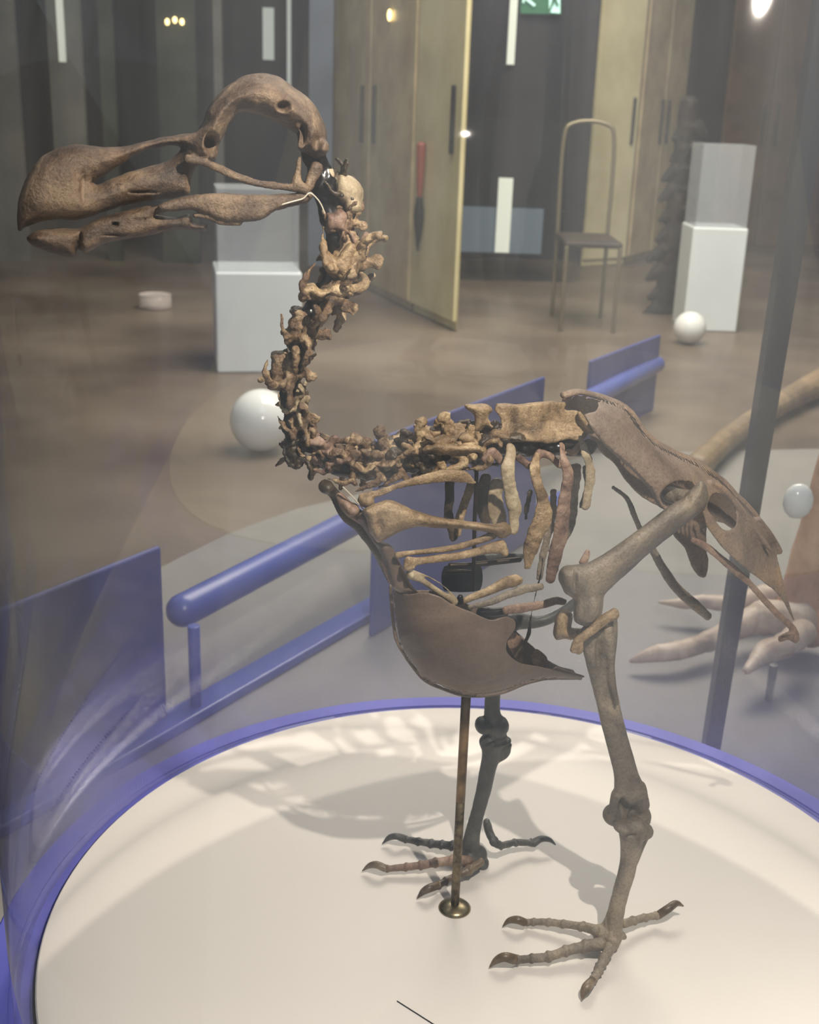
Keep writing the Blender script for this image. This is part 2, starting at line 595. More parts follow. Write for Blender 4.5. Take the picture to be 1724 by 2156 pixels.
# ------------------------------------------------------------------ the room
V, F = box(-9, 9, -2.5, 13, FLOOR - 0.1, FLOOR)
fl = mesh_obj('floor', V, F, M['floor'], smooth=False); fl['kind'] = 'structure'
V, F = box(-9, 9, 12.6, 12.8, FLOOR, 4)
wb = mesh_obj('wall_back', V, F, M['wall'], smooth=False); wb['kind'] = 'structure'
V, F = box(-5.2, -5.0, -2.5, 12.6, FLOOR, 4)
wl = mesh_obj('wall_left', V, F, M['wall'], smooth=False); wl['kind'] = 'structure'
V, F = box(6.0, 6.2, -2.5, 12.6, FLOOR, 4)
wr = mesh_obj('wall_right', V, F, M['wall'], smooth=False); wr['kind'] = 'structure'

# ------------------------------------------------------------------ display case
CC = Vector((0.0998, 1.0612, 0)); RD = 0.464; RG = 0.484
case = thing('display_case', 'tall clear glass cylinder case with white floor disc and blue rim around the bird skeleton', 'display case', (CC.x, CC.y, FLOOR + 0.0085))
o = mesh_obj('plinth', *lathe((CC.x, CC.y, 0), [(0.50, FLOOR + 0.0085), (0.50, -0.07), (0.47, -0.07)]), M['ring'], case); bevel(o, 0.003)
o = mesh_obj('rim', *lathe((CC.x, CC.y, 0), [(RD + 0.003, -0.004), (RD + 0.003, -0.012), (0.475, -0.012), (0.475, -0.06), (0.515, -0.065), (0.517, -0.02), (0.512, -0.014), (RD + 0.003, -0.004)][:1] +
     [(RD + 0.003, -0.065), (0.515, -0.065), (0.519, -0.058), (0.519, -0.016), (0.515, -0.010), (RG + 0.006, -0.010), (RG + 0.006, -0.012), (RD + 0.003, -0.012), (RD + 0.003, -0.004)]), M['ring'], case)
fix_normals(o)
for q in o.data.polygons: q.use_smooth = False
o = mesh_obj('floor_disc', *lathe((CC.x, CC.y, 0), [(RD - 0.01, -0.06), (RD, -0.055), (RD, -0.0015), (RD - 0.0015, 0.0)], 160), M['white'], case, smooth=False)
CH = 1.30
o = mesh_obj('glass_cylinder', *lathe((CC.x, CC.y, 0), [(RG, -0.008), (RG, CH), (RG - 0.006, CH), (RG - 0.006, -0.008), (RG, -0.008)], 640), M['glass'], case)

o = mesh_obj('top_cap', *lathe((CC.x, CC.y, 0), [(0.485, CH), (0.490, CH + 0.003), (0.490, CH + 0.03), (0.485, CH + 0.033)], 96), M['ring'], case, smooth=False)

# ------------------------------------------------------------------ dodo skeleton
base, _ = G(1140, 1900, 0)
SK = thing('bird_skeleton', 'brown mounted skeleton of a big-beaked flightless bird standing inside the glass cylinder', 'skeleton', (base.x, base.y, 0))


def part(name, pieces, mat, **k):
    return sculpt(name, pieces, M[mat], SK, **k)


# ---- skull
sk_out = c1((80, 835), (78, 790), (82, 700), (92, 650), (112, 605), (150, 540), (200, 490), (262, 455), (330, 438), (400, 442), (480, 450), (560, 449),
            (640, 430), (740, 405), (820, 393), (880, 383), (922, 340), (935, 290), (970, 235), (1030, 175), (1090, 135),
            (1150, 118), (1210, 117), (1270, 135), (1330, 175), (1400, 228), (1442, 280), (1470, 340), (1484, 390), (1480, 440), (1466, 492),
            (1440, 500), (1405, 486), (1372, 478), (1350, 455), (1352, 400), (1335, 385), (1300, 365), (1240, 335), (1190, 312), (1130, 298), (1085, 298),
            (1052, 335), (1022, 385), (1000, 430), (990, 470), (975, 505), (940, 520), (890, 545), (864, 600), (862, 662), (800, 682), (700, 692), (560, 718), (470, 748), (400, 772),
            (340, 786), (260, 780), (180, 792), (120, 812), (92, 836))
nos = c1((422, 612), (470, 585), (540, 540), (600, 498), (680, 462), (760, 446), (824, 450), (802, 482), (765, 510), (700, 532), (600, 558), (520, 590), (440, 622))


def skw(x, y):
    if x < 190: return 0.52
    if x < 380: return 0.52 - 0.10 * (x - 190) / 190
    if x < 440: return 0.42 + 0.58 * (x - 380) / 60
    return 1.0


P = [inflate(sk_out, 0.042, 44, [nos], step=4, wfun=skw)]
# beak tip is thicker than the bone behind it
P.append(inflate(c1((80, 830), (80, 700), (112, 608), (155, 545), (215, 500), (280, 480), (350, 500), (385, 560), (400, 600), (412, 650), (428, 700), (440, 728), (400, 765), (340, 780), (260, 776), (180, 788), (100, 812)), 0.0262, 40, step=5))
for s in (1, -1):
    l = 0.026 * s
    P.append(ptube(c1((850, 505), (920, 520), (1000, 552), (1090, 592), (1180, 618), (1290, 632), (1395, 645)), (11, 8.5, 9, 8.5, 8, 8, 10), 0.7, l))
    P.append(ptube(c1((1360, 500), (1352, 560), (1350, 620), (1392, 648)), (5, 7, 13, 12), 0.7, l))
    P.append(ptube(c1((1320, 640), (1395, 640), (1410, 600), (1440, 540)), (7, 10, 12, 14), 0.8, l * 0.8))
    P.append(ptube(c1((1352, 350), (1380, 375), (1378, 420), (1362, 450)), (9, 10, 9, 8), 0.7, 0.034 * s))
P.append(pell(*c1((1425, 445))[0], 0.0, 24, 26, 0.034))
skull = part('skull', P, 'skull', voxel=0.0014, smooth=2, rough=0.0006, rscale=90,
             dents=[(598, 224, (20, 15), 0.012), (638, 285, (10, 26), 0.02), (446, 302, (20, 30), 0.030), (536, 225, (14, 18), -0.002),
                    (668, 300, (14, 28), 0.008), (175, 390, (8, 50), 0.003), (300, 405, (45, 4), 0.004), (195, 390, (4, 26), 0.004), (240, 385, (50, 5), -0.002)])
# rough seam of beak tip
# ---- lower jaw
P = [inflate(c1((118, 868), (140, 842), (180, 825), (270, 818), (340, 822), (388, 818), (372, 850), (352, 890), (348, 930), (335, 952), (290, 946), (220, 926), (150, 902)), 0.018, 24, step=4),
     inflate(c1((350, 830), (400, 800), (450, 775), (540, 748), (620, 728), (680, 715), (694, 732), (696, 752), (740, 764), (800, 766), (858, 752), (872, 770), (880, 792), (940, 800), (940, 833), (890, 834), (800, 828), (700, 846), (600, 866), (500, 882), (430, 912), (385, 935), (352, 905)), 0.019, 20, step=4)]
for s in (1, -1):
    P.append(inflate(c1((708, 722), (730, 705), (770, 692), (860, 670), (950, 660), (1090, 662), (1180, 664), (1260, 664), (1330, 660), (1392, 644), (1425, 668), (1395, 704), (1330, 722), (1250, 742), (1180, 785), (1090, 792), (1000, 788), (940, 758), (870, 738), (780, 746), (730, 745)), 0.0055, 14, lat0=0.022 * s, step=5))
    P.append(ptube(c1((880, 762), (950, 770), (1010, 795), (1090, 800)), (5, 6, 6, 5), 0.7, 0.021 * s))
    P.append(ptube(c1((600, 790), (690, 745), (760, 730)), (10, 9, 6), 0.7, 0.016 * s))
part('lower_jaw', P, 'skull', voxel=0.0013, smooth=2, rough=0.0007, rscale=100,
     dents=[(243, 472, (9, 6), 0.012), (170, 500, (5, 16), 0.006), (230, 495, (50, 4), 0.003), (300, 462, (60, 3), 0.002)])
# small pale wire at the jaw joint
P = [ptube(c1((1280, 712), (1330, 698), (1375, 685), (1405, 660), (1440, 688), (1460, 720), (1472, 752)), (1.6,) * 7, 1.0, 0.03, seg=8)]
V, F = merge(P); mesh_obj('jaw_wire', V, F, M['wire'], SK)

# ---- black padding core that carries the neck
spine_px = [(655, 310), (672, 355), (690, 420), (706, 480), (704, 545), (690, 600), (645, 665), (622, 735), (607, 800), (614, 870), (622, 920), (655, 950), (700, 972), (760, 985), (820, 982), (880, 968), (940, 958), (1000, 955), (1060, 945), (1120, 940), (1180, 940), (1240, 945)]
hwl = [20, 26, 28, 24, 20, 20, 18, 17, 18, 19, 20, 20, 24, 26, 26, 25, 22, 22, 20, 20, 20, 16]
sculpt('neck_padding', [ptube(spine_px, hwl, 0.8, sub=4)], M['pad'], SK, voxel=0.002, smooth=1, rough=0.004, rscale=70)


def vertebra(px, py, ang, size, mat='spine', spine=0.35, wing=0.5, seed=0, voxel=None, hook=0.4, yaw=0.0):
    """one vertebra: body, arch, joint processes, side wings, spine; ang = direction of the column in the image"""
    R = random.Random(seed * 13 + 5)
    c, t = S(px, py, 0)
    s = size * t / FPX
    T = (HEAD * -math.cos(ang) + UP * -math.sin(ang)).normalized()      # along the column
    Dv = NL.cross(T).normalized()
    if Dv.z < 0 and abs(Dv.z) > 0.5: Dv = -Dv
    if abs(Dv.z) <= 0.5 and Dv.dot(HEAD) > 0: Dv = -Dv                  # dorsal side faces the tail on the upright neck
    rot = Matrix.Rotation(yaw, 3, T)
    Dv = rot @ Dv; Ll = (rot @ NL)

    def q(a, b, l): return c + T * (a * s) + Dv * (b * s) + Ll * (l * s)
    j = lambda v=0.12: R.uniform(-v, v)
    P = [ell(q(0, -0.10, 0), (0.48 * s, 0.29 * s, 0.28 * s), (T, Ll, Dv), 12),
         ell(q(0.05 + j(.05), 0.20, 0.20), (0.42 * s, 0.17 * s, 0.13 * s), (T, Ll, Dv), 12),
         ell(q(0.05 + j(.05), 0.20, -0.20), (0.42 * s, 0.17 * s, 0.13 * s), (T, Ll, Dv), 12),
         ell(q(-0.35, -0.14, 0), (0.14 * s, 0.30 * s, 0.27 * s), (T, Ll, Dv), 12),
         ell(q(0.38, -0.14, 0), (0.12 * s, 0.27 * s, 0.25 * s), (T, Ll, Dv), 12)]
    for sg in (1, -1):
        P.append(tube3([q(0.25, -0.1, sg * 0.25), q(0.2 + j(), 0.18, sg * 0.34), q(0.05, 0.33 + j(), sg * 0.12)], (0.11 * s, 0.10 * s, 0.10 * s), 8, 4))
        P.append(tube3([q(0.1, 0.2, sg * 0.25), q(0.45, 0.24 + j(), sg * (wing * 0.75)), q(0.62 + j(), 0.30 + j(), sg * wing * (0.9 + j()))], ((0.15 * s, 0.11 * s), (0.15 * s, 0.08 * s), (0.16 * s, 0.07 * s)), 8, 4, side=Dv))
        P.append(tube3([q(-0.1, 0.25, sg * 0.2), q(-0.4, 0.36 + j(), sg * wing * 0.7), q(-0.58 + j(), 0.38 + j(), sg * wing * (0.85 + j()))], ((0.15 * s, 0.11 * s), (0.15 * s, 0.08 * s), (0.15 * s, 0.06 * s)), 8, 4, side=Dv))
        P.append(tube3([q(0.25, -0.1, sg * 0.2), q(0.3 + j(), -0.12 + j(), sg * (wing + 0.12))], (0.12 * s, 0.08 * s), 8, 4))
        P.append(tube3([q(0.3, -0.15, sg * (wing)), q(0.05 + j(), -0.35, sg * wing), q(-0.35 + j(), -0.42 + j(), sg * wing * 0.9)], (0.09 * s, 0.07 * s, 0.03 * s), 8, 4))
    P.append(tube3([q(0.05, 0.2, 0), q(0.0 + j(), 0.3 + spine * 0.6, 0), q(j(), 0.3 + spine, 0)], ((0.18 * s, 0.08 * s), (0.13 * s, 0.06 * s), (0.17 * s, 0.07 * s)), 8, 4, side=Ll))
    if hook: P.append(tube3([q(0.1, -0.3, 0), q(0.2 + j(), -0.3 - hook, 0)], (0.12 * s, 0.05 * s), 8, 4))
    return sculpt('vertebra', P, M[mat], SK, voxel=voxel or max(0.0010, s / 30), smooth=1, rough=0.06 * s, rscale=5.5 / s)


D2R = math.radians
# upright neck (column runs down the image)
neck = [(708, 385, 75, 62, 'darkbone', .3, .55, 0), (722, 462, 95, 70, 'spine', .35, .55, .5), (730, 540, 108, 112, 'tan', .3, .55, .4), (697, 612, 120, 100, 'spine', .35, .65, .7),
        (638, 690, 100, 86, 'spine', .35, .6, .5), (630, 735, 100, 56, 'darkbone', .2, .5, .3), (600, 783, 97, 88, 'spine', .35, .55, .5), (615, 842, 88, 60, 'pale', .25, .5, .3), (624, 882, 80, 66, 'spine', .3, .55, .3)]
for i, (x, y, a, s, m, sp, wg, yw) in enumerate(neck):
    vertebra(x, y, D2R(a), s, m, sp, wg, seed=i + 1, hook=0.2 if i < 5 else 0.3, yaw=yw)
# curve into the chest
low = [(626, 950, 75, 70, 'darkbone', .2, .5), (648, 932, 60, 58, 'spine', .3, .5), (678, 955, 35, 74, 'red', .3, .5), (722, 972, 22, 80, 'spine', .35, .55), (765, 978, 8, 84, 'spine', .35, .55),
       (808, 968, -4, 88, 'spine', .5, .5), (852, 962, -8, 84, 'darkbone', .35, .55), (892, 950, -10, 90, 'tan', .5, .5), (945, 938, -6, 94, 'tan', .45, .5), (990, 940, -4, 84, 'tan', .2, .55),
       (1040, 930, -4, 80, 'darkbone', .2, .5)]
for i, (x, y, a, s, m, sp, wg) in enumerate(low):
    vertebra(x, y, D2R(a), s, m, sp, wg, seed=i + 30, hook=0.45, yaw=0.2)
# rounded pale first vertebra behind the skull
part('neck_plate', [inflate(c2((655, 115), (690, 112), (740, 125), (790, 165), (818, 220), (812, 290), (790, 350), (760, 368), (715, 345), (690, 310), (640, 260), (628, 190)), 0.011, 22, lat0=0.004, step=4),
                    pell(*c2((750, 320))[0], 0.010, 18, 16, 0.008),
                    inflate(c2((575, 70), (600, 62), (640, 105), (632, 150), (625, 185), (590, 200), (575, 150)), 0.008, 9, lat0=0.0, step=3)], 'pale', voxel=0.0012, rough=0.0005, rscale=120)
part('neck_plate', [inflate(c2((572, 365), (620, 358), (640, 330), (690, 345), (720, 380), (712, 440), (735, 500), (690, 498), (630, 490), (585, 498), (568, 440)), 0.012, 16, lat0=0.006, step=4),
                    ptube(c2((735, 500), (790, 590), (835, 505)), (4, 6, 9), .6, 0.01)], 'red', voxel=0.0012, rough=0.0008, rscale=120)
part('neck_plate', [inflate(c2((545, 560), (575, 600), (640, 650), (690, 590), (730, 550), (790, 590), (770, 650), (740, 720), (730, 800), (760, 870), (745, 900), (700, 850), (650, 760), (600, 715), (545, 725), (560, 640)), 0.012, 14, lat0=0.008, step=4),
                    ptube(c2((740, 850), (800, 850), (830, 800), (795, 750)), (8, 12, 10, 4), .6, 0.01)], 'tan', voxel=0.0012, rough=0.0008, rscale=120)
part('neck_plate', [inflate(c2((395, 935), (405, 880), (450, 825), (500, 818), (530, 858), (590, 850), (640, 808), (690, 830), (745, 885), (740, 905), (690, 915), (650, 925), (600, 910), (540, 935), (480, 905), (440, 940)), 0.014, 12, lat0=0.008, step=4)], 'tan', voxel=0.0012, rough=0.0014, rscale=160)

# ---- back: tall spine and fused plate
part('neural_spine', [inflate(c8((500, 155), (520, 135), (600, 128), (690, 126), (740, 150), (765, 195), (735, 230), (725, 265), (760, 310), (810, 335), (760, 365), (700, 350), (640, 400), (585, 385), (600, 300), (585, 220), (530, 185)), 0.009, 16, step=3)], 'tan', voxel=0.0011, rough=0.0006, rscale=110)
part('fused_back_plate', [plate(c8((778, 185), (800, 145), (1000, 150), (1240, 120), (1410, 118), (1418, 185), (1530, 195), (1580, 260), (1628, 380), (1610, 440), (1540, 420), (1440, 410), (1380, 440), (1300, 445), (1240, 420), (1160, 440), (1050, 400), (960, 430), (900, 440), (850, 350), (830, 250)),
                                lambda x, y: 0.004 + 0.0001 * max(0, y - 890), 0.006, step=4),
                          ptube(c8((800, 142), (1000, 155), (1200, 130), (1412, 135)), (4, 5, 4.5, 5), 2.0, 0.002),
                          ptube(c8((1545, 210), (1600, 300), (1660, 380)), (4, 6, 7), 1.5, 0.012),
                          inflate(c8((700, 440), (740, 375), (820, 350), (920, 400), (970, 450), (950, 490), (880, 480), (800, 465), (720, 465)), 0.012, 12, lat0=0.006, step=4),
                          ptube(c8((900, 430), (1040, 440), (1180, 450), (1300, 460), (1440, 420), (1560, 440)), (9, 9, 8, 8, 8, 9), 1.2, 0.008)], 'tan', voxel=0.0012, rough=0.0008, rscale=90)
part('side_process', [inflate(c8((115, 560), (170, 505), (260, 480), (370, 495), (450, 500), (560, 490), (650, 510), (690, 555), (680, 580), (600, 570), (520, 575), (440, 590), (380, 585), (330, 600), (220, 590), (150, 580)), 0.010, 10, lat0=0.018, step=3),
                      ptube(c8((400, 590), (480, 600), (480, 680), (350, 735)), (6, 9, 9, 7), .8, 0.018),
                      inflate(c8((440, 440), (480, 390), (540, 385), (600, 420), (640, 480), (560, 500), (470, 480)), 0.012, 10, lat0=0.012, step=3)], 'tan', voxel=0.0011, rough=0.001, rscale=120)
part('side_process', [ptube(c8((690, 640), (760, 570), (830, 640), (880, 700)), (10, 11, 9, 4), .8, 0.018), ptube(c8((960, 600), (1040, 650), (1120, 690), (1190, 560)), (7, 9, 9, 9), .7, 0.014),
                      ptube(c8((1180, 570), (1290, 610), (1380, 690), (1400, 590)), (9, 8, 7, 6), .7, 0.014), ptube(c8((1440, 560), (1500, 570), (1560, 500)), (5, 8, 8), .7, 0.014)], 'red', voxel=0.0012, rough=0.001, rscale=120)

# ---- ribs of the near side
RIBL = 0.034


def rib(pts, hw, mat, lat=RIBL, flat=0.35, **k):
    return part('rib', [ptube(pts, [h * 1.2 for h in hw], flat, lat, sub=6)], mat, voxel=0.0011, smooth=1, rough=0.0010, rscale=110)


rib(c8((925, 520, -.012), (930, 600, -.006), (905, 720), (910, 850), (940, 980), (965, 1080), (955, 1180), (960, 1290)), (9, 11, 14, 12, 13, 14, 10, 8), 'pale', flat=0.5)
rib(c3((1320, 372, -.014), (1308, 440, -.006), (1318, 520), (1345, 600), (1345, 700), (1310, 780), (1285, 860), (1270, 945)), (6, 11, 9, 12, 19, 17, 15, 6), 'tan')
rib(c3((1445, 325, -.014), (1452, 400), (1475, 480), (1462, 570), (1448, 680), (1436, 780), (1410, 880), (1385, 1010)), (7, 8, 11, 12, 14, 15, 14, 11), 'red')
rib(c3((1535, 285, -.014), (1560, 360), (1582, 430), (1586, 500), (1574, 570), (1566, 640)), (5, 8, 9, 10, 9, 8), 'pale')
# far side ribs
for pts, hw, m in ((c3((880, 520), (876, 600), (872, 680), (900, 800)), (9, 9, 9, 8), 'darkbone'), (c3((985, 530), (960, 600), (930, 690), (915, 780)), (9, 9, 9, 8), 'tan'),
                   (c3((1060, 490), (1045, 560), (1045, 660), (1060, 720)), (11, 13, 12, 9), 'darkbone'), (c3((1120, 520), (1100, 600), (1125, 700), (1140, 760)), (14, 16, 15, 9), 'pale'),
                   (c3((1285, 560), (1268, 640), (1262, 700)), (5, 5, 3), 'darkbone'), (c3((1510, 440), (1495, 600), (1470, 740), (1400, 860)), (12, 12, 14, 12), 'leg'),
                   (c3((1400, 560), (1395, 680), (1350, 880), (1330, 1000)), (6, 8, 8, 6), 'leg'), (c3((1560, 440), (1570, 540), (1540, 640)), (6, 6, 4), 'darkbone')):
    rib(pts, hw, m, lat=-0.040)

# sternal ribs
def srib(pts, hw, mat, lat=0.030, flat=0.6):
    return part('sternal_rib', [ptube(pts, hw, flat, lat, sub=6)], mat, voxel=0.0011, smooth=1, rough=0.0008, rscale=110)


srib(c7((370, 890), (500, 830), (640, 780), (760, 720), (880, 680), (935, 680)), (7, 9, 11, 13, 14, 9), 'tan')
srib(c7((420, 950), (600, 910), (800, 830), (980, 770), (1150, 740)), (6, 8, 9, 10, 8), 'leg')
srib(c7((780, 980), (950, 960), (1130, 930), (1280, 890), (1380, 900)), (10, 11, 10, 10, 8), 'red')
srib(c7((510, 460), (650, 440), (800, 440), (940, 450)), (8, 9, 9, 9), 'farleg', -0.035)
srib(c7((1160, 450), (1140, 620), (1085, 840), (1040, 1060), (1010, 1250), (880, 1450)), (2, 1.8, 1.8, 2, 4, 3), 'darkbone', -0.01, 1.0)
# dark fabric pad between the sternal ribs
part('rib_padding', [ptube(c7((530, 1000), (650, 1010), (790, 1000)), (12, 12, 11), .8, 0.022), ptube(c7((330, 840), (330, 900)), (7, 9), .8, 0.03), ptube(c7((590, 1060), (640, 1090)), (6, 5), .8, 0.022)], 'pad', voxel=0.0014, rough=0.0006)

# ---- shoulder and wing
part('scapula', [ptube(c3((430, 592), (520, 570), (620, 532), (740, 503), (860, 482), (950, 492), (1003, 520)), (9, 9, 8, 12, 15, 14, 5), .35, 0.042, sub=7), pell(*c3((455, 610))[0], 0.038, 18, 14, 0.010)], 'tan', voxel=0.0012, rough=0.0006, rscale=100)
part('humerus', [inflate(c3((436, 655), (500, 622), (560, 604), (620, 618), (700, 655), (800, 685), (900, 702), (1000, 715), (1100, 724), (1150, 714), (1182, 735), (1192, 772), (1160, 798), (1125, 800), (1100, 775), (1040, 765), (950, 752), (800, 746), (700, 742), (625, 768), (560, 802), (515, 820), (475, 770), (455, 700)), 0.012, 20, lat0=0.050, step=4)], 'tan', voxel=0.0012, rough=0.0005, rscale=90, dents=[(800, 1110, (12, 30), 0.003), (1052, 1105, (14, 6), 0.003)])
part('radius', [ptube(c3((612, 885), (680, 872), (780, 862), (900, 846), (1020, 812), (1100, 780)), (8, 6.5, 6.5, 7, 8, 9), .8, 0.050)], 'tan', voxel=0.0011, rough=0.0005)
part('ulna', [ptube(c3((665, 915), (720, 912), (820, 900), (940, 884), (1050, 856), (1140, 840)), (12, 9, 8.5, 9, 10, 15), .8, 0.053), ptube(c3((670, 905), (655, 950), (700, 945)), (6, 5, 3), .8, 0.055), pell(*c3((1150, 862))[0], 0.052, 9, 12, 0.008)], 'tan', voxel=0.0011, rough=0.0005)
part('wing_hand', [ptube(c3((690, 985), (740, 1012), (800, 1052), (860, 1092), (905, 1122)), (10, 7, 6.5, 6.5, 8), .8, 0.050), ptube(c3((690, 968), (750, 985), (820, 1020), (870, 1060), (908, 1108)), (5, 2.6, 2.2, 2.4, 4), .9, 0.050), pell(*c3((680, 980))[0], .05, 9, 10, .006), pell(*c3((890, 1140))[0], .05, 5, 6, .004)], 'pale', voxel=0.001, rough=0.0004)
for s in (1, -1):
    part('coracoid', [inflate(c3((430, 660), (470, 700), (510, 800), (580, 830), (620, 900), (650, 960), (690, 1040), (720, 1075), (640, 1078), (590, 1050), (560, 960), (520, 860), (470, 790), (430, 730), (400, 700)), 0.009, 16, lat0=0.036 * s, step=5)], 'keel', voxel=0.0013, rough=0.0004)
part('coracoid_head', [pell(*c3((350, 625))[0], 0.030, 11, 13, 0.010), pell(*c3((385, 650))[0], 0.034, 16, 13, 0.011), ptube(c3((320, 580), (360, 640), (440, 700)), (9, 14, 14), .8, 0.030)], 'red', voxel=0.0013, rough=0.0008)
part('furcula', [ptube(c3((240, 525, .02), (300, 580, .02), (345, 670, .024), (420, 750, .02), (490, 840, .014), (540, 930, 0), (575, 1020, -.0)), (13, 12, 13, 10, 9, 8, 5), .5), pell(*c3((255, 540))[0], .02, 17, 15, .01)], 'darkbone', voxel=0.0013, rough=0.0006)
V, F = merge([ptube(c3((340, 540), (390, 590), (440, 650)), (1.8, 1.8, 1.8), 1, .04, seg=8)]); mesh_obj('shoulder_wire', V, F, M['wire'], SK)
part('coracoid_edge', [ptube(c3((540, 905), (560, 960), (580, 1030)), (6, 7, 3), .6, 0.026)], 'red', voxel=0.0012)

# ---- breast bone: two curved walls meeting in the keel
st_near = c5((300, 205), (330, 238), (400, 248), (480, 240), (560, 262), (620, 300), (720, 340), (820, 382), (900, 362), (938, 378), (950, 402), (945, 432), (905, 492), (902, 540), (930, 578), (980, 606), (1060, 622), (1150, 640), (1250, 662), (1300, 674), (1290, 686), (1150, 686), (1080, 692), (1000, 712), (920, 745), (850, 766), (760, 777), (660, 768), (560, 735), (480, 695), (420, 630), (362, 545), (330, 480), (315, 400), (305, 300))
st_far = c5((300, 205), (400, 225), (560, 235), (700, 300), (900, 390), (960, 450), (1040, 520), (1100, 580), (1180, 625), (1250, 640), (1255, 655), (1305, 674), (1290, 686), (1150, 686), (1080, 692), (1000, 712), (920, 745), (850, 766), (760, 777), (660, 768), (560, 735), (480, 695), (420, 630), (362, 545), (330, 480), (315, 400), (305, 300))
keel_line = c5((300, 205), (305, 300), (315, 400), (330, 480), (362, 545), (420, 630), (480, 695), (560, 735), (660, 768), (760, 777), (850, 766), (920, 745), (1000, 712), (1080, 692), (1150, 686), (1290, 686))


def wall_lat(s):
    segs = [np.array([keel_line[i], keel_line[i + 1]]) for i in range(len(keel_line) - 1)]

    def f(x, y):
        d = float(dist(np.array([[x, y]]), [(a, b) for a, b in segs])[0])
        u = min(1.0, d / 130)
        fade = 1.0 if x < 1060 else max(0.12, 1 - (x - 1060) / 190)
        return s * (0.0012 + 0.062 * fade * math.sqrt(max(0, 1 - (1 - u) ** 2)))
    return f


def mk_plate(name, outline, latf, th, mat, parent=SK, **k):
    V, F = plate(outline, latf, th, **k)
    o = mesh_obj(name, V, F, M[mat], parent); fix_normals(o)
    return o


stn = part('sternum', [plate(st_near, wall_lat(1), 0.003, step=5), plate(st_far, wall_lat(-1), 0.003, step=5), ptube(keel_line, [4] * len(keel_line), 1.0)], 'keel', voxel=0.0012, smooth=2, rough=0.0004, rscale=40)
V, F = plate(c7((860, 1195), (940, 1260), (970, 1320), (965, 1500), (920, 1500), (870, 1440), (800, 1310)), lambda x, y: -0.028, 0.003, step=4)
o = mesh_obj('broken_sternum_edge', V, F, M['red'], SK); fix_normals(o)
V, F = plate(c7((1100, 1370), (1200, 1450), (1210, 1550), (1170, 1590), (1090, 1560), (1040, 1450)), lambda x, y: -0.022, 0.003, step=4)
o = mesh_obj('broken_sternum_edge', V, F, M['red'], SK); fix_normals(o)
part('sternum_tip', [ptube(c7((1290, 1600), (1400, 1625), (1580, 1650)), (12, 9, 3), .5, 0.0)], 'red', voxel=0.0012)

# ---- pelvis: a roof of two curved plates
pel_top = c4((440, 125), (520, 108), (600, 125), (700, 160), (760, 195), (800, 240), (840, 300), (900, 360), (970, 400), (1050, 435), (1120, 465), (1180, 510), (1240, 555), (1300, 620), (1360, 680), (1420, 750), (1480, 830), (1520, 905))
segs_top = [(pel_top[i], pel_top[i + 1]) for i in range(len(pel_top) - 1)]


def pel_lat(s):
    def f(x, y):
        d = float(dist(np.array([[x, y]]), segs_top)[0])
        u = min(1.0, d / 75)
        w_ = 0.052 if s > 0 else 0.052
        if x > 1560: w_ *= max(0.4, 1 - (x - 1560) / 300)
        return s * (0.002 + w_ * (math.sqrt(max(0, 1 - (1 - u) ** 2))) * (1.0))
    return f


pel_near = c4((548, 225), (600, 205), (612, 190), (615, 150), (630, 146), (700, 160), (760, 195), (800, 240), (840, 300), (900, 360), (970, 400), (1050, 435), (1120, 465), (1180, 510), (1240, 555), (1300, 620), (1360, 680), (1420, 750), (1480, 830), (1522, 905), (1516, 925),
              (1530, 1000), (1560, 1120), (1602, 1255), (1590, 1245), (1545, 1160), (1500, 1105), (1440, 1060), (1400, 1030), (1330, 970), (1260, 910), (1200, 840), (1160, 780), (1150, 745), (1130, 700), (1080, 720), (1000, 700), (950, 700), (915, 660), (890, 600), (850, 555), (800, 500), (720, 430), (660, 378), (600, 310))
foramen = c4((1188, 622), (1250, 622), (1290, 665), (1308, 720), (1305, 775), (1270, 800), (1235, 790), (1200, 740), (1165, 690))
socket = c4((925, 625), (960, 580), (1010, 555), (1090, 562), (1100, 600), (1060, 640), (1000, 690), (950, 680))
P = [plate(pel_near, pel_lat(1), 0.004, [foramen, socket], step=5)]
pel_far = c4((440, 125), (520, 108), (600, 125), (700, 160), (760, 195), (800, 240), (840, 300), (900, 360), (970, 400), (1050, 435), (1120, 465), (1180, 510), (1240, 555), (1300, 620), (1360, 680), (1420, 750), (1480, 830), (1522, 905), (1400, 850), (1300, 780), (1170, 760), (1160, 900), (1172, 950), (1155, 1035), (1120, 1030), (1085, 985), (1050, 890), (990, 820), (980, 740), (940, 690), (840, 640), (760, 560), (700, 470), (620, 400), (560, 300), (530, 220), (450, 205), (435, 150))
P.append(plate(pel_far, pel_lat(-1), 0.004, step=5))
P.append(ptube(pel_top, [7.5] * len(pel_top), 1.5))
P.append(ptube(c4((548, 222), (600, 300), (660, 378), (720, 430), (800, 500), (850, 555), (890, 600), (925, 670), (960, 690)), (3, 4, 4, 4, 4.5, 5, 6, 6, 4), 1.0, 0.049))
P.append(ptube(c4((1420, 740), (1480, 830), (1510, 905)), (5, 5, 4), 1.5, 0.018))
P.append(ptube(c4((1180, 560), (1250, 600), (1320, 690), (1400, 800), (1480, 900)), (6, 6, 6, 6, 5), 1.0, 0.040))
P.append(ptube(c4((545, 1), (546, 2)), (0.5, 0.5), 1)) if False else None
P = [p for p in P if p]
P.append(ptube(c4((600, 260), (700, 380), (800, 460), (920, 560), (1060, 640), (1200, 700), (1350, 820)), (12, 13, 14, 15, 15, 12, 8), 1.0, 0.0))
part('pelvis', P, 'pelvis', voxel=0.0015, smooth=2, rough=0.0006, rscale=50)
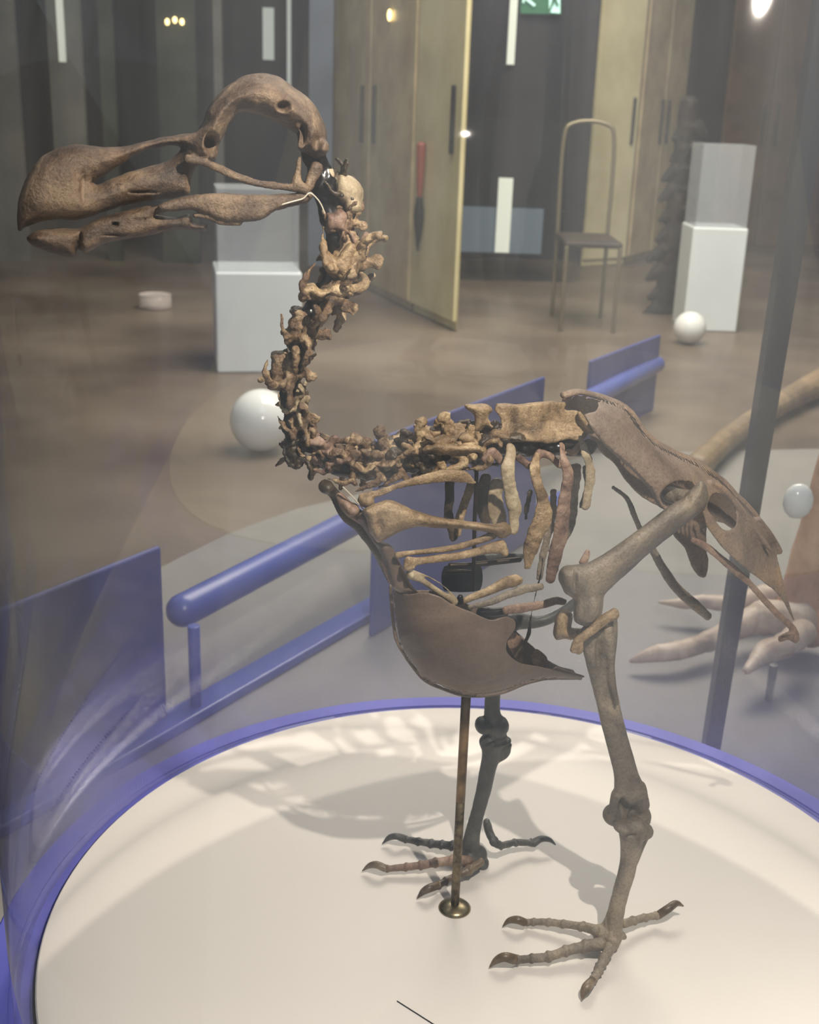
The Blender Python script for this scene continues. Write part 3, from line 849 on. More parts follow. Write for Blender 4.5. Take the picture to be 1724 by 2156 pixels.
part('pubis', [ptube(c4((1090, 848), (1150, 878), (1220, 932), (1290, 992), (1370, 1062), (1440, 1140), (1510, 1215), (1585, 1285), (1608, 1330)), (7, 8, 8, 9, 7.5, 7.5, 7.5, 8, 9), .5, 0.045),
               ptube(c4((1612, 1350), (1580, 1330), (1530, 1345)), (9, 11, 9), .5, 0.045)], 'red', voxel=0.0012, rough=0.0004, dents=[(1655, 1345, (16, 9), 0.004)])
part('pubis', [ptube(c4((690, 585), (760, 640), (800, 730), (830, 800), (890, 900), (940, 990), (1010, 1090), (1090, 1165), (1170, 1235)), (5, 6, 6.5, 7, 9, 10, 11, 12, 9), .5, -0.03)], 'leg', voxel=0.0012, rough=0.0005)

# ---- near leg
LL = 0.058
part('femur', [inflate(c4((1088, 590), (1128, 552), (1158, 570), (1172, 630), (1155, 690), (1080, 752), (980, 832), (880, 912), (780, 1002), (700, 1075), (648, 1130), (642, 1190), (622, 1265), (560, 1285), (500, 1262), (492, 1215), (495, 1150), (450, 1118), (425, 1065), (420, 1010), (440, 985), (490, 975), (560, 962), (640, 922), (740, 852), (850, 772), (930, 712), (990, 668), (1040, 640)), 0.0165, 30, lat0=LL, step=4),
               ptube(c4((1100, 640, 0), (1020, 625, -.012), (980, 615, -.03)), (18, 14, 15), 1.0, LL), pell(*c4((975, 625))[0], LL - .022, 16, 16, .014),
               pell(*c4((560, 1180))[0], LL + .006, 28, 42, .015), pell(*c4((480, 1040))[0], LL - 0.004, 26, 26, .015)], 'leg', voxel=0.0014, smooth=2, rough=0.0005, rscale=50,
     dents=[(1212, 1222, (6, 34), 0.005), (1450, 1050, (8, 24), .003)])
part('kneecap', [ptube(c4((540, 965), (555, 935), (565, 905)), (10, 9, 6), .6, LL - .01)], 'red', voxel=0.0012)
part('tibiotarsus', [ptube(c5((1365, 450), (1385, 560), (1400, 680), (1425, 800), (1455, 930), (1490, 1060), (1520, 1180), (1540, 1280)), (38, 34, 28, 25, 25, 25, 27, 36), .75, LL, sub=7),
                     inflate(c5((1288, 460), (1300, 560), (1330, 640), (1400, 700), (1460, 720), (1465, 600), (1478, 470), (1475, 350), (1400, 390), (1340, 440)), 0.010, 20, lat0=LL, step=5),
                     ptube(c5((1430, 430), (1440, 560), (1450, 700), (1475, 820)), (13, 10, 8, 4), .8, LL + .012),
                     pell(*c5((1465, 1395))[0], LL - .004, 26, 23, .014), pell(*c5((1590, 1400))[0], LL - 0.004, 25, 30, .015), ptube(c5((1500, 1290), (1480, 1380)), (25, 22), .8, LL), ptube(c5((1560, 1270), (1600, 1350)), (30, 20), .8, LL),
                     pell(*c5((1540, 1350))[0], LL - 0.006, 24, 26, .012)], 'leg', voxel=0.0014, smooth=2, rough=0.0005, rscale=45, dents=[(1312, 1700, (12, 26), 0.007), (1262, 1370, (12, 50), 0.005), (1335, 1740, (7, 20), 0.004)])
part('fibula', [ptube(c5((1252, 540), (1275, 490), (1340, 440), (1410, 380), (1465, 350)), (9, 11, 11, 13, 14), .7, LL + .018), pell(*c5((1275, 520))[0], LL + .016, 10, 18, .008)], 'tan', voxel=0.0012, rough=0.0006)
part('tibia_crest', [inflate(c5((1155, 360), (1190, 325), (1245, 350), (1240, 420), (1245, 490), (1210, 480), (1160, 485), (1142, 450)), 0.014, 16, lat0=LL - .02, step=4), ptube(c5((1210, 450), (1300, 460), (1350, 470)), (12, 14, 16), .8, LL - .01)], 'tan', voxel=0.0013, rough=0.0006)


def gpt(px, py, z):
    p, t = G(px, py, z)
    return p, t


def toe(parent, name, pts, hws, claw_pts, claw_hw, mat, z0=0.02, z1=0.007):
    """toe on the case floor; pts are pixel positions, the bones sink from z0 to z1"""
    P, R = [], []
    n = len(pts)
    for i, (q, h) in enumerate(zip(pts, hws)):
        z = z0 + (z1 - z0) * (i / (n - 1)) ** 0.6
        p, t = gpt(q[0], q[1], z); P.append(p); R.append(h * t / FPX)
    pieces = []
    # bony segments with knuckles
    pieces.append(tube3(P, [r * 0.86 for r in R], 12, 5))
    for i in range(1, n):
        if i % 1 == 0:
            d = (P[i] - P[i - 1]).normalized()
            pieces.append(ell(P[i], (R[i] * 0.8, R[i] * 1.18, R[i] * 1.1), (d, d.cross(UP).normalized(), UP), 10))
    o = sculpt(name, pieces, M[mat], parent, voxel=0.001, smooth=1, rough=0.0005, rscale=150)
    CP, CR = [], []
    m = len(claw_pts)
    for i, (q, h) in enumerate(zip(claw_pts, claw_hw)):
        z = (z1 + 0.002, z1 + 0.003, 0.003)[min(2, int(i * 3 / m))] if len(q) < 3 else q[2]
        p, t = gpt(q[0], q[1], z); CP.append(p); CR.append(h * t / FPX)
    V, F = tube3(CP, CR, 10, 5)
    c = mesh_obj('claw', V, F, M['claw'] if mat != 'farleg' else M['farleg'], None)
    me = c.data
    org = parent.location
    for v in me.vertices: v.co -= org
    c.parent = o
    return o


part('tarsometatarsus', [ptube(c6((1345, 215), (1335, 290), (1322, 380), (1300, 470), (1275, 560), (1255, 640), (1240, 700), (1235, 740)), (34, 24, 20, 19, 18, 20, 26, 26), .8, LL + .02, sub=7),
                         pell(*c6((1290, 205))[0], LL + .02, 18, 11, .013), pell(*c6((1395, 225))[0], LL + .018, 20, 17, .012), ptube(c6((1400, 240), (1370, 320), (1340, 420)), (12, 10, 6), .8, LL + .012),
                         pell(*c6((1185, 715))[0], LL + .02, 16, 20, .009), pell(*c6((1240, 755))[0], LL + .03, 18, 22, .010), pell(*c6((1285, 745))[0], LL + .012, 13, 20, .009)], 'leg', voxel=0.0013, smooth=2, rough=0.0005, rscale=60,
     dents=[(1280, 1940, (5, 40), .004), (1330, 1760, (20, 6), .003)])
toe(SK, 'toe', c6((1165, 700), (1100, 682), (1010, 670), (940, 662), (870, 660), (840, 664)), (14, 11, 9.5, 9, 8.5, 8), c6((825, 662, .010), (790, 650, .013), (750, 655, .009), (722, 682, .003)), (8.5, 8.5, 6, 1.2), 'leg', z0=.022)
toe(SK, 'toe', c6((1195, 765), (1110, 778), (1020, 800), (940, 826), (860, 836), (790, 840)), (17, 14, 12, 11.5, 10, 10), c6((775, 838, .010), (730, 828, .014), (690, 845, .009), (660, 876, .003)), (11, 10, 7.5, 1.5), 'leg', z0=.020)
toe(SK, 'toe', c6((1235, 780), (1205, 840), (1180, 890), (1155, 935)), (15, 12, 11, 9), c6((1150, 940, .010), (1125, 970, .011), (1108, 1000, .007), (1100, 1032, .003)), (9, 11, 8, 1.5), 'leg', z0=.020)
toe(SK, 'hind_toe', c6((1300, 668), (1345, 655), (1400, 640), (1455, 630)), (11, 10, 9, 9), c6((1465, 628, .012), (1510, 598, .020), (1550, 572, .022), (1584, 584, .018)), (9, 9, 7, 1.5), 'leg', z0=.018, z1=.012)

# ---- far leg
LF = -0.085
part('far_femur', [ptube([(1440, 1060, -.035), (1330, 1160, -.045), (1235, 1252, -.055), (1150, 1306, -.062), (1085, 1308, -.066)], (16, 13, 13, 12, 20), .8), pell(1070, 1312, -.066, 24, 24, .014)], 'farleg', voxel=0.0015, rough=0.0005)
part('far_tibiotarsus', [ptube([(1062, 1335, -.068), (1050, 1400, -.076), (1038, 1450, LF), (1036, 1500, LF), (1040, 1520, LF)], (22, 17, 17, 18, 22), .8, sub=7),
                         pell(*c5((782, 930))[0], LF, 18, 19, .013), pell(*c5((850, 935))[0], LF, 27, 26, .014), pell(*c5((850, 985))[0], LF, 24, 12, .012)], 'farleg', voxel=0.0014, rough=0.0005)
part('far_tarsometatarsus', [ptube(c5((830, 1015), (825, 1070), (805, 1160), (785, 1260), (758, 1360), (735, 1450), (718, 1540), (725, 1600)), (30, 22, 18, 17, 15.5, 16, 19, 22), .8, LF, sub=7),
                             pell(*c5((850, 1010))[0], LF, 34, 8, .013), ptube(c5((900, 1030), (890, 1075), (850, 1110)), (13, 12, 8), .8, LF),
                             pell(*c6((560, 360))[0], LF + .004, 18, 20, .012), pell(*c6((615, 370))[0], LF, 18, 15, .014), pell(*c6((600, 340))[0], LF, 22, 22, .012)], 'farleg', voxel=0.0014, rough=0.0005)
toe(SK, 'toe', c6((545, 300), (480, 296), (430, 292), (380, 286), (320, 276), (260, 266)), (11, 11, 10, 10, 9, 8), c6((250, 262, .012), (215, 252, .015), (180, 258, .010), (148, 286, .004)), (8, 7, 6, 1.2), 'farleg', z0=.02, z1=.010)
toe(SK, 'toe', c6((560, 372), (480, 366), (400, 378), (330, 390), (260, 398), (170, 406)), (15, 12, 11, 10, 9, 8), c6((160, 404, .012), (120, 388, .014), (85, 392, .010), (52, 416, .004)), (8, 8, 6, 1.2), 'red', z0=.02, z1=.009)
toe(SK, 'toe', c6((620, 372), (560, 412), (500, 440), (450, 466), (415, 486)), (10, 11, 9, 9, 9), c6((405, 488, .012), (370, 500, .014), (340, 518, .009), (314, 548, .003)), (9, 9, 7, 1.2), 'claw', z0=.02, z1=.009)
toe(SK, 'hind_toe', c6((645, 180), (655, 225), (680, 275), (710, 295), (780, 282), (860, 282)), (9, 11, 10, 9, 8.5, 8.5), c6((868, 284, .014), (905, 264, .018), (945, 268, .016), (974, 292, .012)), (9, 7, 5, 1.2), 'farleg', z0=.05, z1=.014)

# ---- support rod (its own thing)
ft, tt = G(957, 1912, 0)
rod = thing('support_rod', 'thin upright metal rod with round brass foot holding up the breast bone of the skeleton', 'support rod', (ft.x, ft.y, 0))
# vertical rod: foot on the floor straight up into the chest
ztop = 0.0
for z in np.linspace(0.2, 0.6, 200):
    if project(Vector((ft.x, ft.y, z)))[1] > 1462: ztop = z
o = mesh_obj('rod_lower', *tube3([Vector((ft.x, ft.y, 0.004)), Vector((ft.x, ft.y, ztop * 0.52))], (0.0047, 0.0047), 20, 3, cap=0.05), M['rodlow'], rod)
o = mesh_obj('rod_upper', *tube3([Vector((ft.x, ft.y, ztop * 0.52)), Vector((ft.x, ft.y, ztop))], (0.0049, 0.0049), 20, 3, cap=0.05), M['rod'], rod)
o = mesh_obj('base_disc', *lathe((ft.x, ft.y, 0), [(0.0175, 0.0), (0.0175, 0.001), (0.0150, 0.0035), (0.009, 0.0055), (0.0048, 0.0065)], 48), M['brass'], rod)
ir = c3((1015, 400), (1010, 560), (1004, 700), (1000, 900), (996, 1060))
V, F = merge([ptube([q + (0.0,) for q in ir], (4.5,) * 5, 1.0, seg=10), ptube(c3((880, 935), (1000, 930), (1230, 905)), (6, 6, 6), 1, -.01, seg=10)])
mesh_obj('inner_brace', V, F, M['darkrod'], SK)
V, F = merge([ptube(c7((200, 600), (330, 590), (440, 600)), (5, 5, 5), 1, -0.01, seg=10)]); mesh_obj('inner_brace', V, F, M['darkrod'], SK)
V, F = plate(c3((850, 940), (1030, 930), (1030, 1060), (850, 1060)), lambda x, y: -0.03, 0.006, step=12)
mesh_obj('inner_bracket', V, F, M['black'], SK, smooth=False)

# ------------------------------------------------------------------ label card lying on the case floor
a, _ = G(836, 2112, 0.0); b_, _ = G(905, 2156, 0.0); c_, _ = G(826, 2126, 0.0)
dv = (b_ - a).normalized(); pv = Vector((dv.y, -dv.x, 0))
if pv.y > 0: pv = -pv
card = thing('label_card', 'white card with dark upper edge lying at the front of the white disc', 'card', (a.x, a.y, 0))
q = [a, a + dv * 0.10, a + dv * 0.10 + pv * 0.08, a + pv * 0.08]
V = [p + UP * z for z in (0.0005, 0.002) for p in q]
mesh_obj('card_sheet', V, [(0, 1, 2, 3), (7, 6, 5, 4), (0, 4, 5, 1), (1, 5, 6, 2), (2, 6, 7, 3), (3, 7, 4, 0)], M['paper'], card, smooth=False)
mesh_obj('card_edge', *tube3([a + UP * 0.0022, a + dv * 0.10 + UP * 0.0022], (0.0007, 0.0007), 8, 2), M['black'], card)

# ------------------------------------------------------------------ blue barrier behind the case
k0, _ = G(355, 1545, FLOOR); k1, _ = G(840, 1262, FLOOR)
kd = (k1 - k0).normalized(); kn = Vector((-kd.y, kd.x, 0))
FLK = FLOOR + 0.0085
bar = thing('barrier', 'blue tube handrail with low kerb and blue boards running behind the glass cylinder', 'railing', (k0.x, k0.y, FLK))


def along(s, z=0.0, off=0.0): return k0 + kd * s + kn * off + Vector((0, 0, z - FLOOR))


ctr = along(0.32)
V, F = obox((ctr.x, ctr.y), kd, 1.32, 0.028, FLK, FLK + 0.02)
bevel(mesh_obj('kerb', V, F, M['blue'], bar, smooth=False), 0.004)
RZ = -0.065
r0, _ = G(385, 1285, RZ); r1, _ = G(1372, 772, RZ)
rd = (r1 - r0).normalized()
V, F = tube3([r0, r0 + rd * 1.2, r0 + rd * (r1 - r0).length * 1.02], (0.031, 0.031, 0.031), 28, 6, cap=1.0)
mesh_obj('handrail', V, F, M['blue'], bar)
for px, py in ((413, 1505), (802, 1285)):
    g, _ = G(px, py, FLK)
    top = g.copy(); top.z = RZ
    mesh_obj('post', *tube3([g, top], (0.011, 0.011), 16, 2, cap=0.1), M['blue'], bar)


def board(name, top_r, bot_r, length, mat, th=0.012):
    """upright blue board whose right edge stands at a pixel; runs back along the kerb direction"""
    g, t = G(bot_r[0], bot_r[1], FLOOR)
    h = FLOOR
    for z in np.linspace(FLOOR, 1.0, 400):
        if project(Vector((g.x, g.y, z)))[1] > top_r: h = z
    c = g - kd * (length / 2)
    V, F = obox((c.x, c.y), kd, length / 2, th / 2, FLK, h)
    return bevel(mesh_obj(name, V, F, M[mat], bar, smooth=False), 0.006, 3)


board('board', 1145, (350, 1535), 1.2, 'bluedark')
board('board', 792, (1120, 1140), 0.75, 'bluedark')
board('board', 704, (1372, 870), 0.62, 'bluedark')

# ------------------------------------------------------------------ grey exhibit platform with the giant bird's foot
pl = thing('exhibit_platform', 'low grey platform on which the giant bird foot stands, with a lit floor patch painted at left, behind the cylinder', 'platform', (1.3, 3.0, FLOOR))
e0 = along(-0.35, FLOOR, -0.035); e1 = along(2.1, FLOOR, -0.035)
ga = [G(x, y, FLOOR)[0] for x, y in ((-60, 1420), (180, 1290), (340, 1200), (480, 1130), (620, 1078), (760, 1045), (900, 1030), (1100, 1000), (1250, 960))]  # left outline follows the lit cone, a pool of light painted grey
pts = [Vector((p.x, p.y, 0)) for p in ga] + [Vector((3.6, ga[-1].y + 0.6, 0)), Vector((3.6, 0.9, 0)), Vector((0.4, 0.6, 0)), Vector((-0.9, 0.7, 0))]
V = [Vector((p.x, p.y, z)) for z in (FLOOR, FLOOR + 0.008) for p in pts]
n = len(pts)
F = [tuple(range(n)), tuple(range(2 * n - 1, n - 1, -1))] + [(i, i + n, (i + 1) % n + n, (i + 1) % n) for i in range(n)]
o = mesh_obj('platform_and_lit_patch', V, F, M['platform'], pl, smooth=False); fix_normals(o)

FP = FLOOR + 0.008
gb, _ = G(1690, 1360, FP)
giant = thing('giant_bird_leg', 'orange brown leg and pale clawed toes of a much larger skeleton at right edge', 'skeleton', (gb.x, gb.y, FP))


def gz(px, py, z):
    p, t = G(px, py, z); return p, t


def gtube(pts, hw, name, mat, parent=giant, sub=6, knobs=()):
    P, R = [], []
    for (x, y, z), h in zip(pts, hw):
        p, t = gz(x, y, z); P.append(p); R.append(h * t / FPX)
    pcs = [tube3(P, R, 14, sub)]
    for i in knobs: pcs.append(ell(P[i], (R[i] * 1.1, R[i] * 1.15, R[i] * 1.1)))
    return sculpt(name, pcs, M[mat], parent, voxel=0.004, smooth=1, rough=0.002, rscale=25)


# shaft rises from the ankle joint
an, at = gz(1684, 1285, FP + 0.09)
P = [an, an + Vector((0.005, 0.01, 0.12)), an + Vector((0.025, 0.02, 0.28)), an + Vector((0.07, 0.03, 0.55)), an + Vector((0.12, 0.04, 0.9))]
sculpt('tarsometatarsus', [tube3(P, (0.052, 0.036, 0.032, 0.038, 0.05), 18, 6), ell(an + Vector((0.02, -0.02, -0.02)), (0.06, 0.05, 0.05))], M['moa'], giant, voxel=0.005, rough=0.002, rscale=20)
t1 = gtube([(1690, 1250, FP + .08), (1610, 1255, FP + .07), (1540, 1270, FP + .06), (1480, 1268, FP + .055), (1430, 1270, FP + .05), (1388, 1268, FP + .045)], (30, 24, 19, 15, 11, 4), 'toe', 'moatoe', knobs=(1, 3))
t2 = gtube([(1690, 1310, FP + .085), (1610, 1300, FP + .075), (1545, 1325, FP + .06), (1490, 1350, FP + .05), (1430, 1370, FP + .045), (1375, 1378, FP + .04), (1328, 1392, FP + .025)], (42, 36, 25, 22, 20, 17, 5), 'toe', 'moatoe', knobs=(1, 3, 4))
t3 = gtube([(1690, 1330, FP + .09), (1650, 1360, FP + .085), (1610, 1375, FP + .08), (1572, 1412, FP + .07)], (30, 26, 24, 9), 'toe', 'moatoe', knobs=(1,))
g, _ = G(1618, 1474, FP); P = [g, g + UP * 0.075]
mesh_obj('toe_support', *tube3(P, (0.0075, 0.0085), 14, 2, cap=0.1), M['grey1'], giant)
gc, gt = gz(1694, 1070, FP + 0.40)
ring = tag(mesh_obj('white_ring', *tube3([gc + Vector((0, 0.03, 0)), gc + Vector((0, -0.0, 0))], (0.030, 0.028), 28, 2, cap=0.3), M['globe'], giant), None or 'x', 'x') if False else None
bk_ = mesh_obj('white_knob', *ell(gc + Vector((0.0, 0.04, 0)), (0.028, 0.02, 0.034)), M['globe'], giant)

lb = thing('long_fossil_bone', 'long tan fossil bone lying on the platform behind the tail of the skeleton', 'bone', tuple(G(1600, 900, FP)[0]))
gtube([(1465, 985, FP + .045), (1530, 925, FP + .05), (1600, 875, FP + .05), (1670, 835, FP + .05), (1760, 790, FP + .06)], (30, 24, 22, 25, 34), 'shaft', 'oldbone', parent=lb)

# black upright of the neighbouring case
g, _ = G(1492, 1600, FLOOR)
post = thing('case_upright', 'tall black upright bar standing behind the right side of the cylinder', 'post', (g.x, g.y, FP))
topz = 1.7
V, F = tube3([Vector((g.x, g.y, FP)), Vector((g.x + 0.02, g.y + 0.0, 0.6)), Vector((g.x + 0.04, g.y, topz))], (0.019, 0.023, 0.027), 4, 4, cap=0.02)
bevel(mesh_obj('bar', V, F, M['black'], post, smooth=False), 0.003)

# ------------------------------------------------------------------ far cabinets
def ground(px, py): return G(px, py, FLOOR)[0]


def cabinet(pa, pb, depth, height, mat, label, group=None, handle=None, doors=1, back=None):
    a = ground(*pa); b = ground(*pb)
    u = (b - a); L = u.length; u.normalize()
    nrm = Vector((-u.y, u.x, 0))
    c = (a + b) / 2 + nrm * (depth / 2)
    o = thing('tall_cabinet', label, 'cabinet', (c.x, c.y, FLOOR), group)
    va = Vector((a.x, a.y, 0)).normalized(); vb = Vector((b.x - 0.04, b.y, 0)).normalized()
    if back: va = vb = Vector((ground(*back).x - 0.06, ground(*back).y, 0)).normalized()
    fp = [a, b, b + vb * depth, a + va * depth]
    V = [Vector((p.x, p.y, z)) for z in (FLOOR, FLOOR + height) for p in fp]
    F = [(3, 2, 1, 0), (4, 5, 6, 7), (0, 1, 5, 4), (1, 2, 6, 5), (2, 3, 7, 6), (3, 0, 4, 7)]
    bevel(mesh_obj('body', V, F, M[mat], o, smooth=False), 0.01)
    w_ = L / doors
    for i in range(doors):
        dc = a + u * (w_ * (i + 0.5)) - nrm * 0.012
        V, F = obox((dc.x, dc.y), u, w_ / 2 - 0.006, 0.011, FLOOR + 0.05, FLOOR + height - 0.03)
        d = bevel(mesh_obj('door', V, F, M[mat], o, smooth=False), 0.006)
        hc = a + u * (w_ * (i + (0.85 if i % 2 == 0 else 0.15))) - nrm * 0.035
        V, F = tube3([Vector((hc.x, hc.y, FLOOR + 0.85)), Vector((hc.x, hc.y, FLOOR + 1.15))], (0.012, 0.012), 10, 2)
        h = mesh_obj('handle', V, F, M[handle or 'seam'], None)
        org = o.location
        for v in h.data.vertices: v.co -= org
        h.parent = d
    return o, a, u, nrm


cab1, ca, cu, cn = cabinet((705, 575), (866, 655), 0.5, 2.6, 'cream2', 'tan tall cabinet at the left of the cream cabinet, behind the neck', doors=2, back=(962, 700))
cab2, ca2, cu2, cn2 = cabinet((870, 657), (962, 700), 0.5, 2.6, 'cream', 'cream tall cabinet beside the dark gap, red and black pull on its front', doors=1, handle='black', back=(962, 700))
hp = ca2 + cu2 * 0.16 - cn2 * 0.05
pull = thing('hanging_pull', 'long red and black pull hanging on the cream cabinet front', 'pull', (hp.x, hp.y, 0.3))
mesh_obj('red_grip', *tube3([Vector((hp.x, hp.y, 0.62)), Vector((hp.x, hp.y, 0.45)), Vector((hp.x, hp.y, 0.36))], (0.025, 0.02, 0.012), 12, 4), M['redp'], pull)
mesh_obj('black_end', *tube3([Vector((hp.x, hp.y, 0.36)), Vector((hp.x, hp.y, 0.26)), Vector((hp.x, hp.y, 0.10))], (0.018, 0.026, 0.006), 12, 4), M['seam'], pull)
cab3, *_ = cabinet((1222, 562), (1312, 556), 0.5, 3.0, 'cream', 'pale olive tall cabinet just right of the dark gap', doors=1, back=(1405, 530))
cab4, *_ = cabinet((1316, 554), (1405, 530), 0.5, 3.0, 'cream2', 'brownish tall cabinet right of the pale olive one, behind the jagged column', doors=2, back=(1405, 530))
cab5, *_ = cabinet((1490, 530), (1760, 530), 0.4, 3.2, 'brown', 'wide brown cabinet at the far right of the room', doors=3)


def panel_strip(px0, px1, ytop, ybot, depth_t, mat, label, name='streak_panel', cat='panel', th=0.04):
    th = (0.04 if depth_t < 7.22 else 0.05) if mat == 'lamp_or_streak' and depth_t < 7.3 else th
    """upright strip at a given distance, real thickness"""
    d0 = ray(px0, (ytop + ybot) / 2); d1 = ray(px1, (ytop + ybot) / 2)
    depth_t *= 1.05; p0 = CAMP + d0 * (depth_t / d0.y); p1 = CAMP + d1 * (depth_t / d1.y)
    at = lambda y: (CAMP + ray((px0 + px1) / 2, y) * (depth_t / ray((px0 + px1) / 2, y).y)).z
    zt = at(ytop); zb = at(ybot)
    V, F = box(min(p0.x, p1.x), max(p0.x, p1.x), p0.y, p0.y + th, max(zb, FLOOR), zt)
    o = mesh_obj(name, V, F, M[mat], smooth=False)
    return tag(o, label, cat)


panel_strip(950, 1245, -80, 545, 7.3, 'black', 'dark door leaf filling the gap between the cream cabinets', 'dark_door', 'door')
panel_strip(940, 1142, 437, 532, 7.24, 'screen', 'dim blue grey screen low in the dark gap between cream cabinets', 'low_screen', 'screen')
panel_strip(1046, 1076, 375, 532, 7.20, 'lamp_or_streak', 'pale upright light strip standing in front of the dim blue screen', 'light_or_streak', 'light')
panel_strip(1072, 1088, -60, 136, 7.25, 'lamp_or_streak', 'slim pale light strip hanging at top of the dark gap', 'light_or_streak', 'light')
panel_strip(650, 700, -80, 560, 6.9, 'bluegrey', 'blue grey upright panel in place of a reflected streak behind the back of the skull')  # upright panels from here on are added for streaky glass reflections
panel_strip(-30, 45, -80, 620, 7.5, 'grey1', 'grey upright panel in place of a reflected streak at the far left edge')
panel_strip(105, 175, -80, 420, 7.6, 'grey1', 'wide grey upright panel in place of a reflected streak, second from the left edge')
panel_strip(215, 245, -80, 560, 7.7, 'grey2', 'narrow green grey upright panel in place of a reflected streak above the beak')
panel_strip(335, 415, -80, 600, 7.7, 'grey2', 'broad green grey upright panel in place of a reflected streak left of the skull top')
panel_strip(452, 470, -80, 600, 7.6, 'grey1', 'thin grey upright panel in place of a reflected streak directly left of the skull dome')
panel_strip(553, 576, 16, 126, 11.93, 'lamp_or_streak', 'short greenish white strip in place of a reflected streak above the skull', 'light_or_streak', 'light')  # glowing strips from here on are added for bright reflected streaks
panel_strip(604, 612, -80, 180, 11.93, 'lamp_or_streak', 'hair thin bright strip in place of a reflected streak above the back of the skull', 'light_or_streak', 'light')
panel_strip(118, 130, -80, 130, 7.3, 'lamp_or_streak', 'faint slim bright strip in place of a reflected streak near the upper left corner', 'light_or_streak', 'light')
for i, (x, y, l) in enumerate(((352, 46, 'leftmost'), (368, 42, 'middle'), (383, 46, 'rightmost'))):
    p = CAMP + ray(x, y) * ((7.7 * 1.05 - 0.008) / ray(x, y).y)
    V, F = ell(p, (0.014, 0.012, 0.02))
    tag(mesh_obj('warm_bulb', V, F, M['warm']), l + ' of three tiny warm bulbs glowing at upper left', 'bulb')
d_ = ray(820, 32); t_ = (ca - cn * 0.036 - CAMP).dot(cn) / d_.dot(cn)
p = CAMP + d_ * t_
tag(mesh_obj('warm_bulb', *ell(p, (0.012, 0.012, 0.03)), M['warm']), 'single warm bulb glowing in front of the tan cabinet', 'bulb')

# exit sign
T_ = 7.6
def scr(px, py, dz=0.0): d = ray(px, py); return CAMP + d * ((T_ - dz) / d.y)
def signquad(name, pts, mat, parent, dz, th=0.006):
    q = [scr(x, y, dz) for x, y in pts]
    n = len(q)
    V = q + [p + Vector((0, th, 0)) for p in q]
    F = [tuple(range(n)), tuple(range(2 * n - 1, n - 1, -1))] + [(i, i + n, (i + 1) % n + n, (i + 1) % n) for i in range(n)]
    o = mesh_obj(name, V, F, M[mat], parent, smooth=False); fix_normals(o); return o


ec = scr(1138, 0)
ex = thing('exit_sign', 'green emergency exit sign with white arrow and running figure, at the top', 'sign', tuple(ec))
signquad('sign_panel', [(1096, -45), (1181, -45), (1181, 30), (1096, 28)], 'exit', ex, 0, 0.04)
signquad('figure_panel', [(1156, -40), (1179, -40), (1179, 28), (1156, 26)], 'exitw', ex, 0.02)
signquad('figure', [(1168, -20), (1174, -18), (1172, 0), (1177, 12), (1173, 14), (1167, 4), (1162, 16), (1158, 26), (1155, 24), (1161, 6), (1164, -8)], 'exit', ex, 0.035)
signquad('arrow', [(1108, -8), (1128, 10), (1124, 14), (1104, -2), (1104, 6), (1100, 6), (1100, -18), (1122, -18), (1122, -14), (1108, -14)], 'exitw', ex, 0.02)

# ------------------------------------------------------------------ white plinths with glass vitrines, globes
def plinth(px, py, halfpx, ytop, yglass, label, turn=0.2):
    g, t = G(px, py, FLOOR)
    r = halfpx * t / FPX
    zt = zg = 0
    for z in np.linspace(FLOOR, 2.0, 900):
        y = project(Vector((g.x, g.y - 0.0, z)))[1]
        if y > ytop: zt = z
        if y > yglass: zg = z
    o = thing('display_plinth', label, 'plinth', (g.x, g.y + r, FLOOR))
    ux = Vector((math.cos(turn), math.sin(turn), 0))
    rr = r * 0.86
    V, F = obox((g.x, g.y + r), ux, rr, rr, FLOOR, zt)
    bevel(mesh_obj('body', V, F, M['plinth'], o, smooth=False), 0.008)
    V, F = obox((g.x, g.y + r), ux, rr * 0.93, rr * 0.93, zt, zg)
    mesh_obj('glass_cover', V, F, M['glass2'], o, smooth=False)
    return o


plinth(527, 788, 104, 575, 400, 'white square plinth with glass cover, in place of a reflection just below the rear of the skull')  # object added to stand in for a reflection on the glass
plinth(1495, 700, 66, 480, 305, 'white plinth with glass cover right of the dark jagged column', 0.0)


def globe(px, py, rpx, label):
    d = ray(px, py)
    # rests on the floor: centre height = r
    t = (CAMZ - FLOOR) / (-d.z + rpx / FPX)
    r = rpx * t / FPX
    c = CAMP + d * t; c.z = FLOOR + r
    o = tag(mesh_obj('white_globe', *ell(c, (r, r, r), n=48), M['globe']), label, 'globe')
    return o


globe(550, 885, 66, 'glossy white globe on the brown floor left of the lower neck')
globe(1452, 690, 34, 'small white globe on the floor at the foot of the right plinth')
g, t = G(320, 655, FLOOR); r = 34 * t / FPX
st = thing('round_stool', 'small round translucent stool standing alone on the brown floor below the lower jaw', 'stool', (g.x, g.y, FLOOR))
mesh_obj('seat', *lathe((g.x, g.y + r, FLOOR), [(r * .96, 0.0), (r, .01), (r, r * 0.8), (r * .92, r * 0.86), (r * .6, r * .8)], 40), M['frost'], st)
mesh_obj('seat_rim', *lathe((g.x, g.y + r, FLOOR), [(r * .93, r * .84), (r * 1.01, r * .84), (r * 1.01, r * .90), (r * .93, r * .90), (r * .93, r * .84)], 40), M['frost'], st)

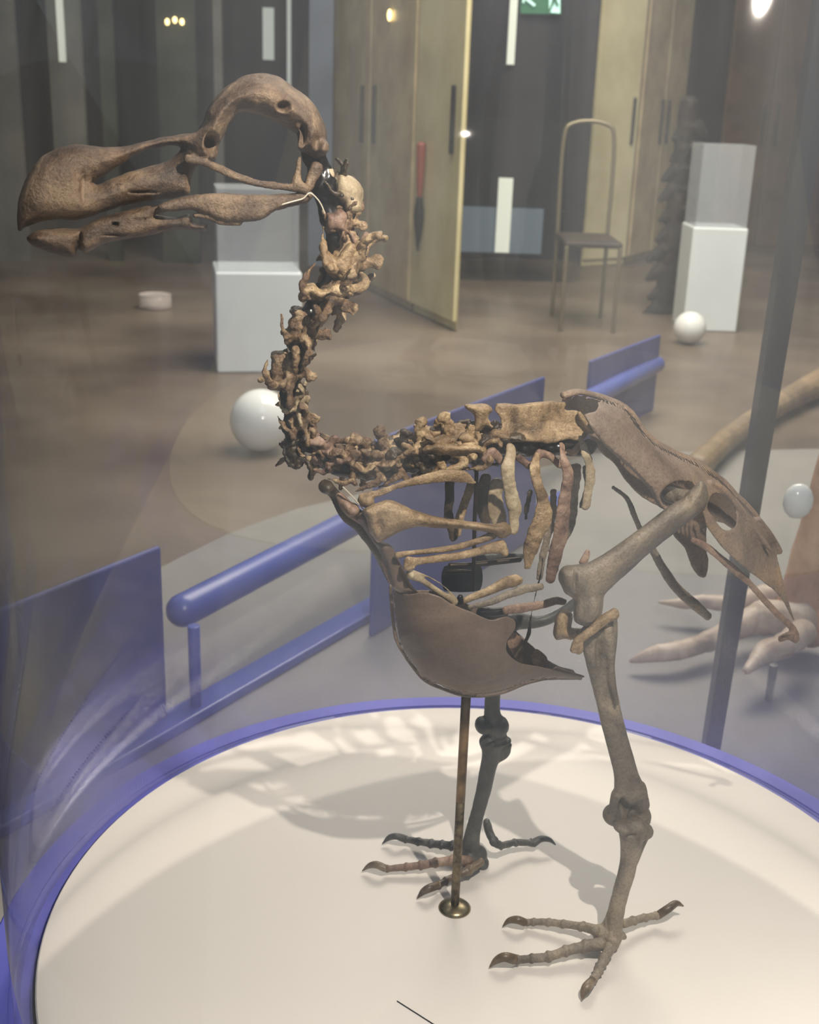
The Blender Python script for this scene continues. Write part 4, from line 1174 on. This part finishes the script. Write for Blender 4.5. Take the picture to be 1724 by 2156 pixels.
# jagged dark column added for the neck's reflection: vertebrae threaded on a pole
g, t = G(1395, 660, FLOOR)
jc = thing('neck_reflection_column', 'dark jagged column of stacked vertebrae on a pole, in place of a neck reflection, left of the right plinth', 'skeleton', (g.x, g.y, FLOOR))
s = t / FPX
zz = FLOOR; i = 0
pcs = [tube3([Vector((g.x, g.y, FLOOR)), Vector((g.x + .03, g.y, FLOOR + 420 * s))], (22 * s, 20 * s), 10, 3)]
while zz < FLOOR + 400 * s:
    f = (zz - FLOOR) / (400 * s)
    w_ = (44 - 10 * f) * s
    x = g.x + 0.05 * f + 0.02 * math.sin(i * 1.7)
    pcs.append(tube3([Vector((x - w_, g.y, zz - 10 * s)), Vector((x, g.y, zz + 14 * s)), Vector((x + w_ * .9, g.y, zz - 6 * s))], (6 * s, 22 * s, 6 * s), 10, 3))
    zz += 40 * s; i += 1
sculpt('vertebrae', pcs, M['column'], jc, voxel=0.007, smooth=1, rough=0.006, rscale=12)

# pale tube chair
g, t = G(1230, 700, FLOOR)
s = t / FPX
ch = thing('tube_chair', 'pale tube framed chair with dark seat behind the spine of the skeleton', 'chair', (g.x, g.y, FLOOR))
x0, x1 = g.x - 50 * s, g.x + 60 * s
y0, y1 = g.y, g.y + 0.45
for xx, yy in ((x0, y0), (x1, y0), (x0, y1), (x1, y1)):
    mesh_obj('leg', *tube3([Vector((xx, yy, FLOOR)), Vector((xx, yy, FLOOR + 0.42))], (0.011, 0.011), 10, 2), M['tube'], ch)
V, F = box(x0 - .01, x1 + .01, y0 - .01, y1 + .01, FLOOR + 0.42, FLOOR + 0.45)
bevel(mesh_obj('seat', V, F, M['seat'], ch, smooth=False), 0.01)
mesh_obj('back_frame', *tube3([Vector((x0, y1, FLOOR + .42)), Vector((x0, y1 + .03, FLOOR + .9)), Vector((x0 + .05, y1 + .04, FLOOR + 1.0)), Vector((x1 - .05, y1 + .04, FLOOR + 1.0)), Vector((x1, y1 + .03, FLOOR + .9)), Vector((x1, y1, FLOOR + .42))], (0.011,) * 6, 10, 5), M['tube'], ch)
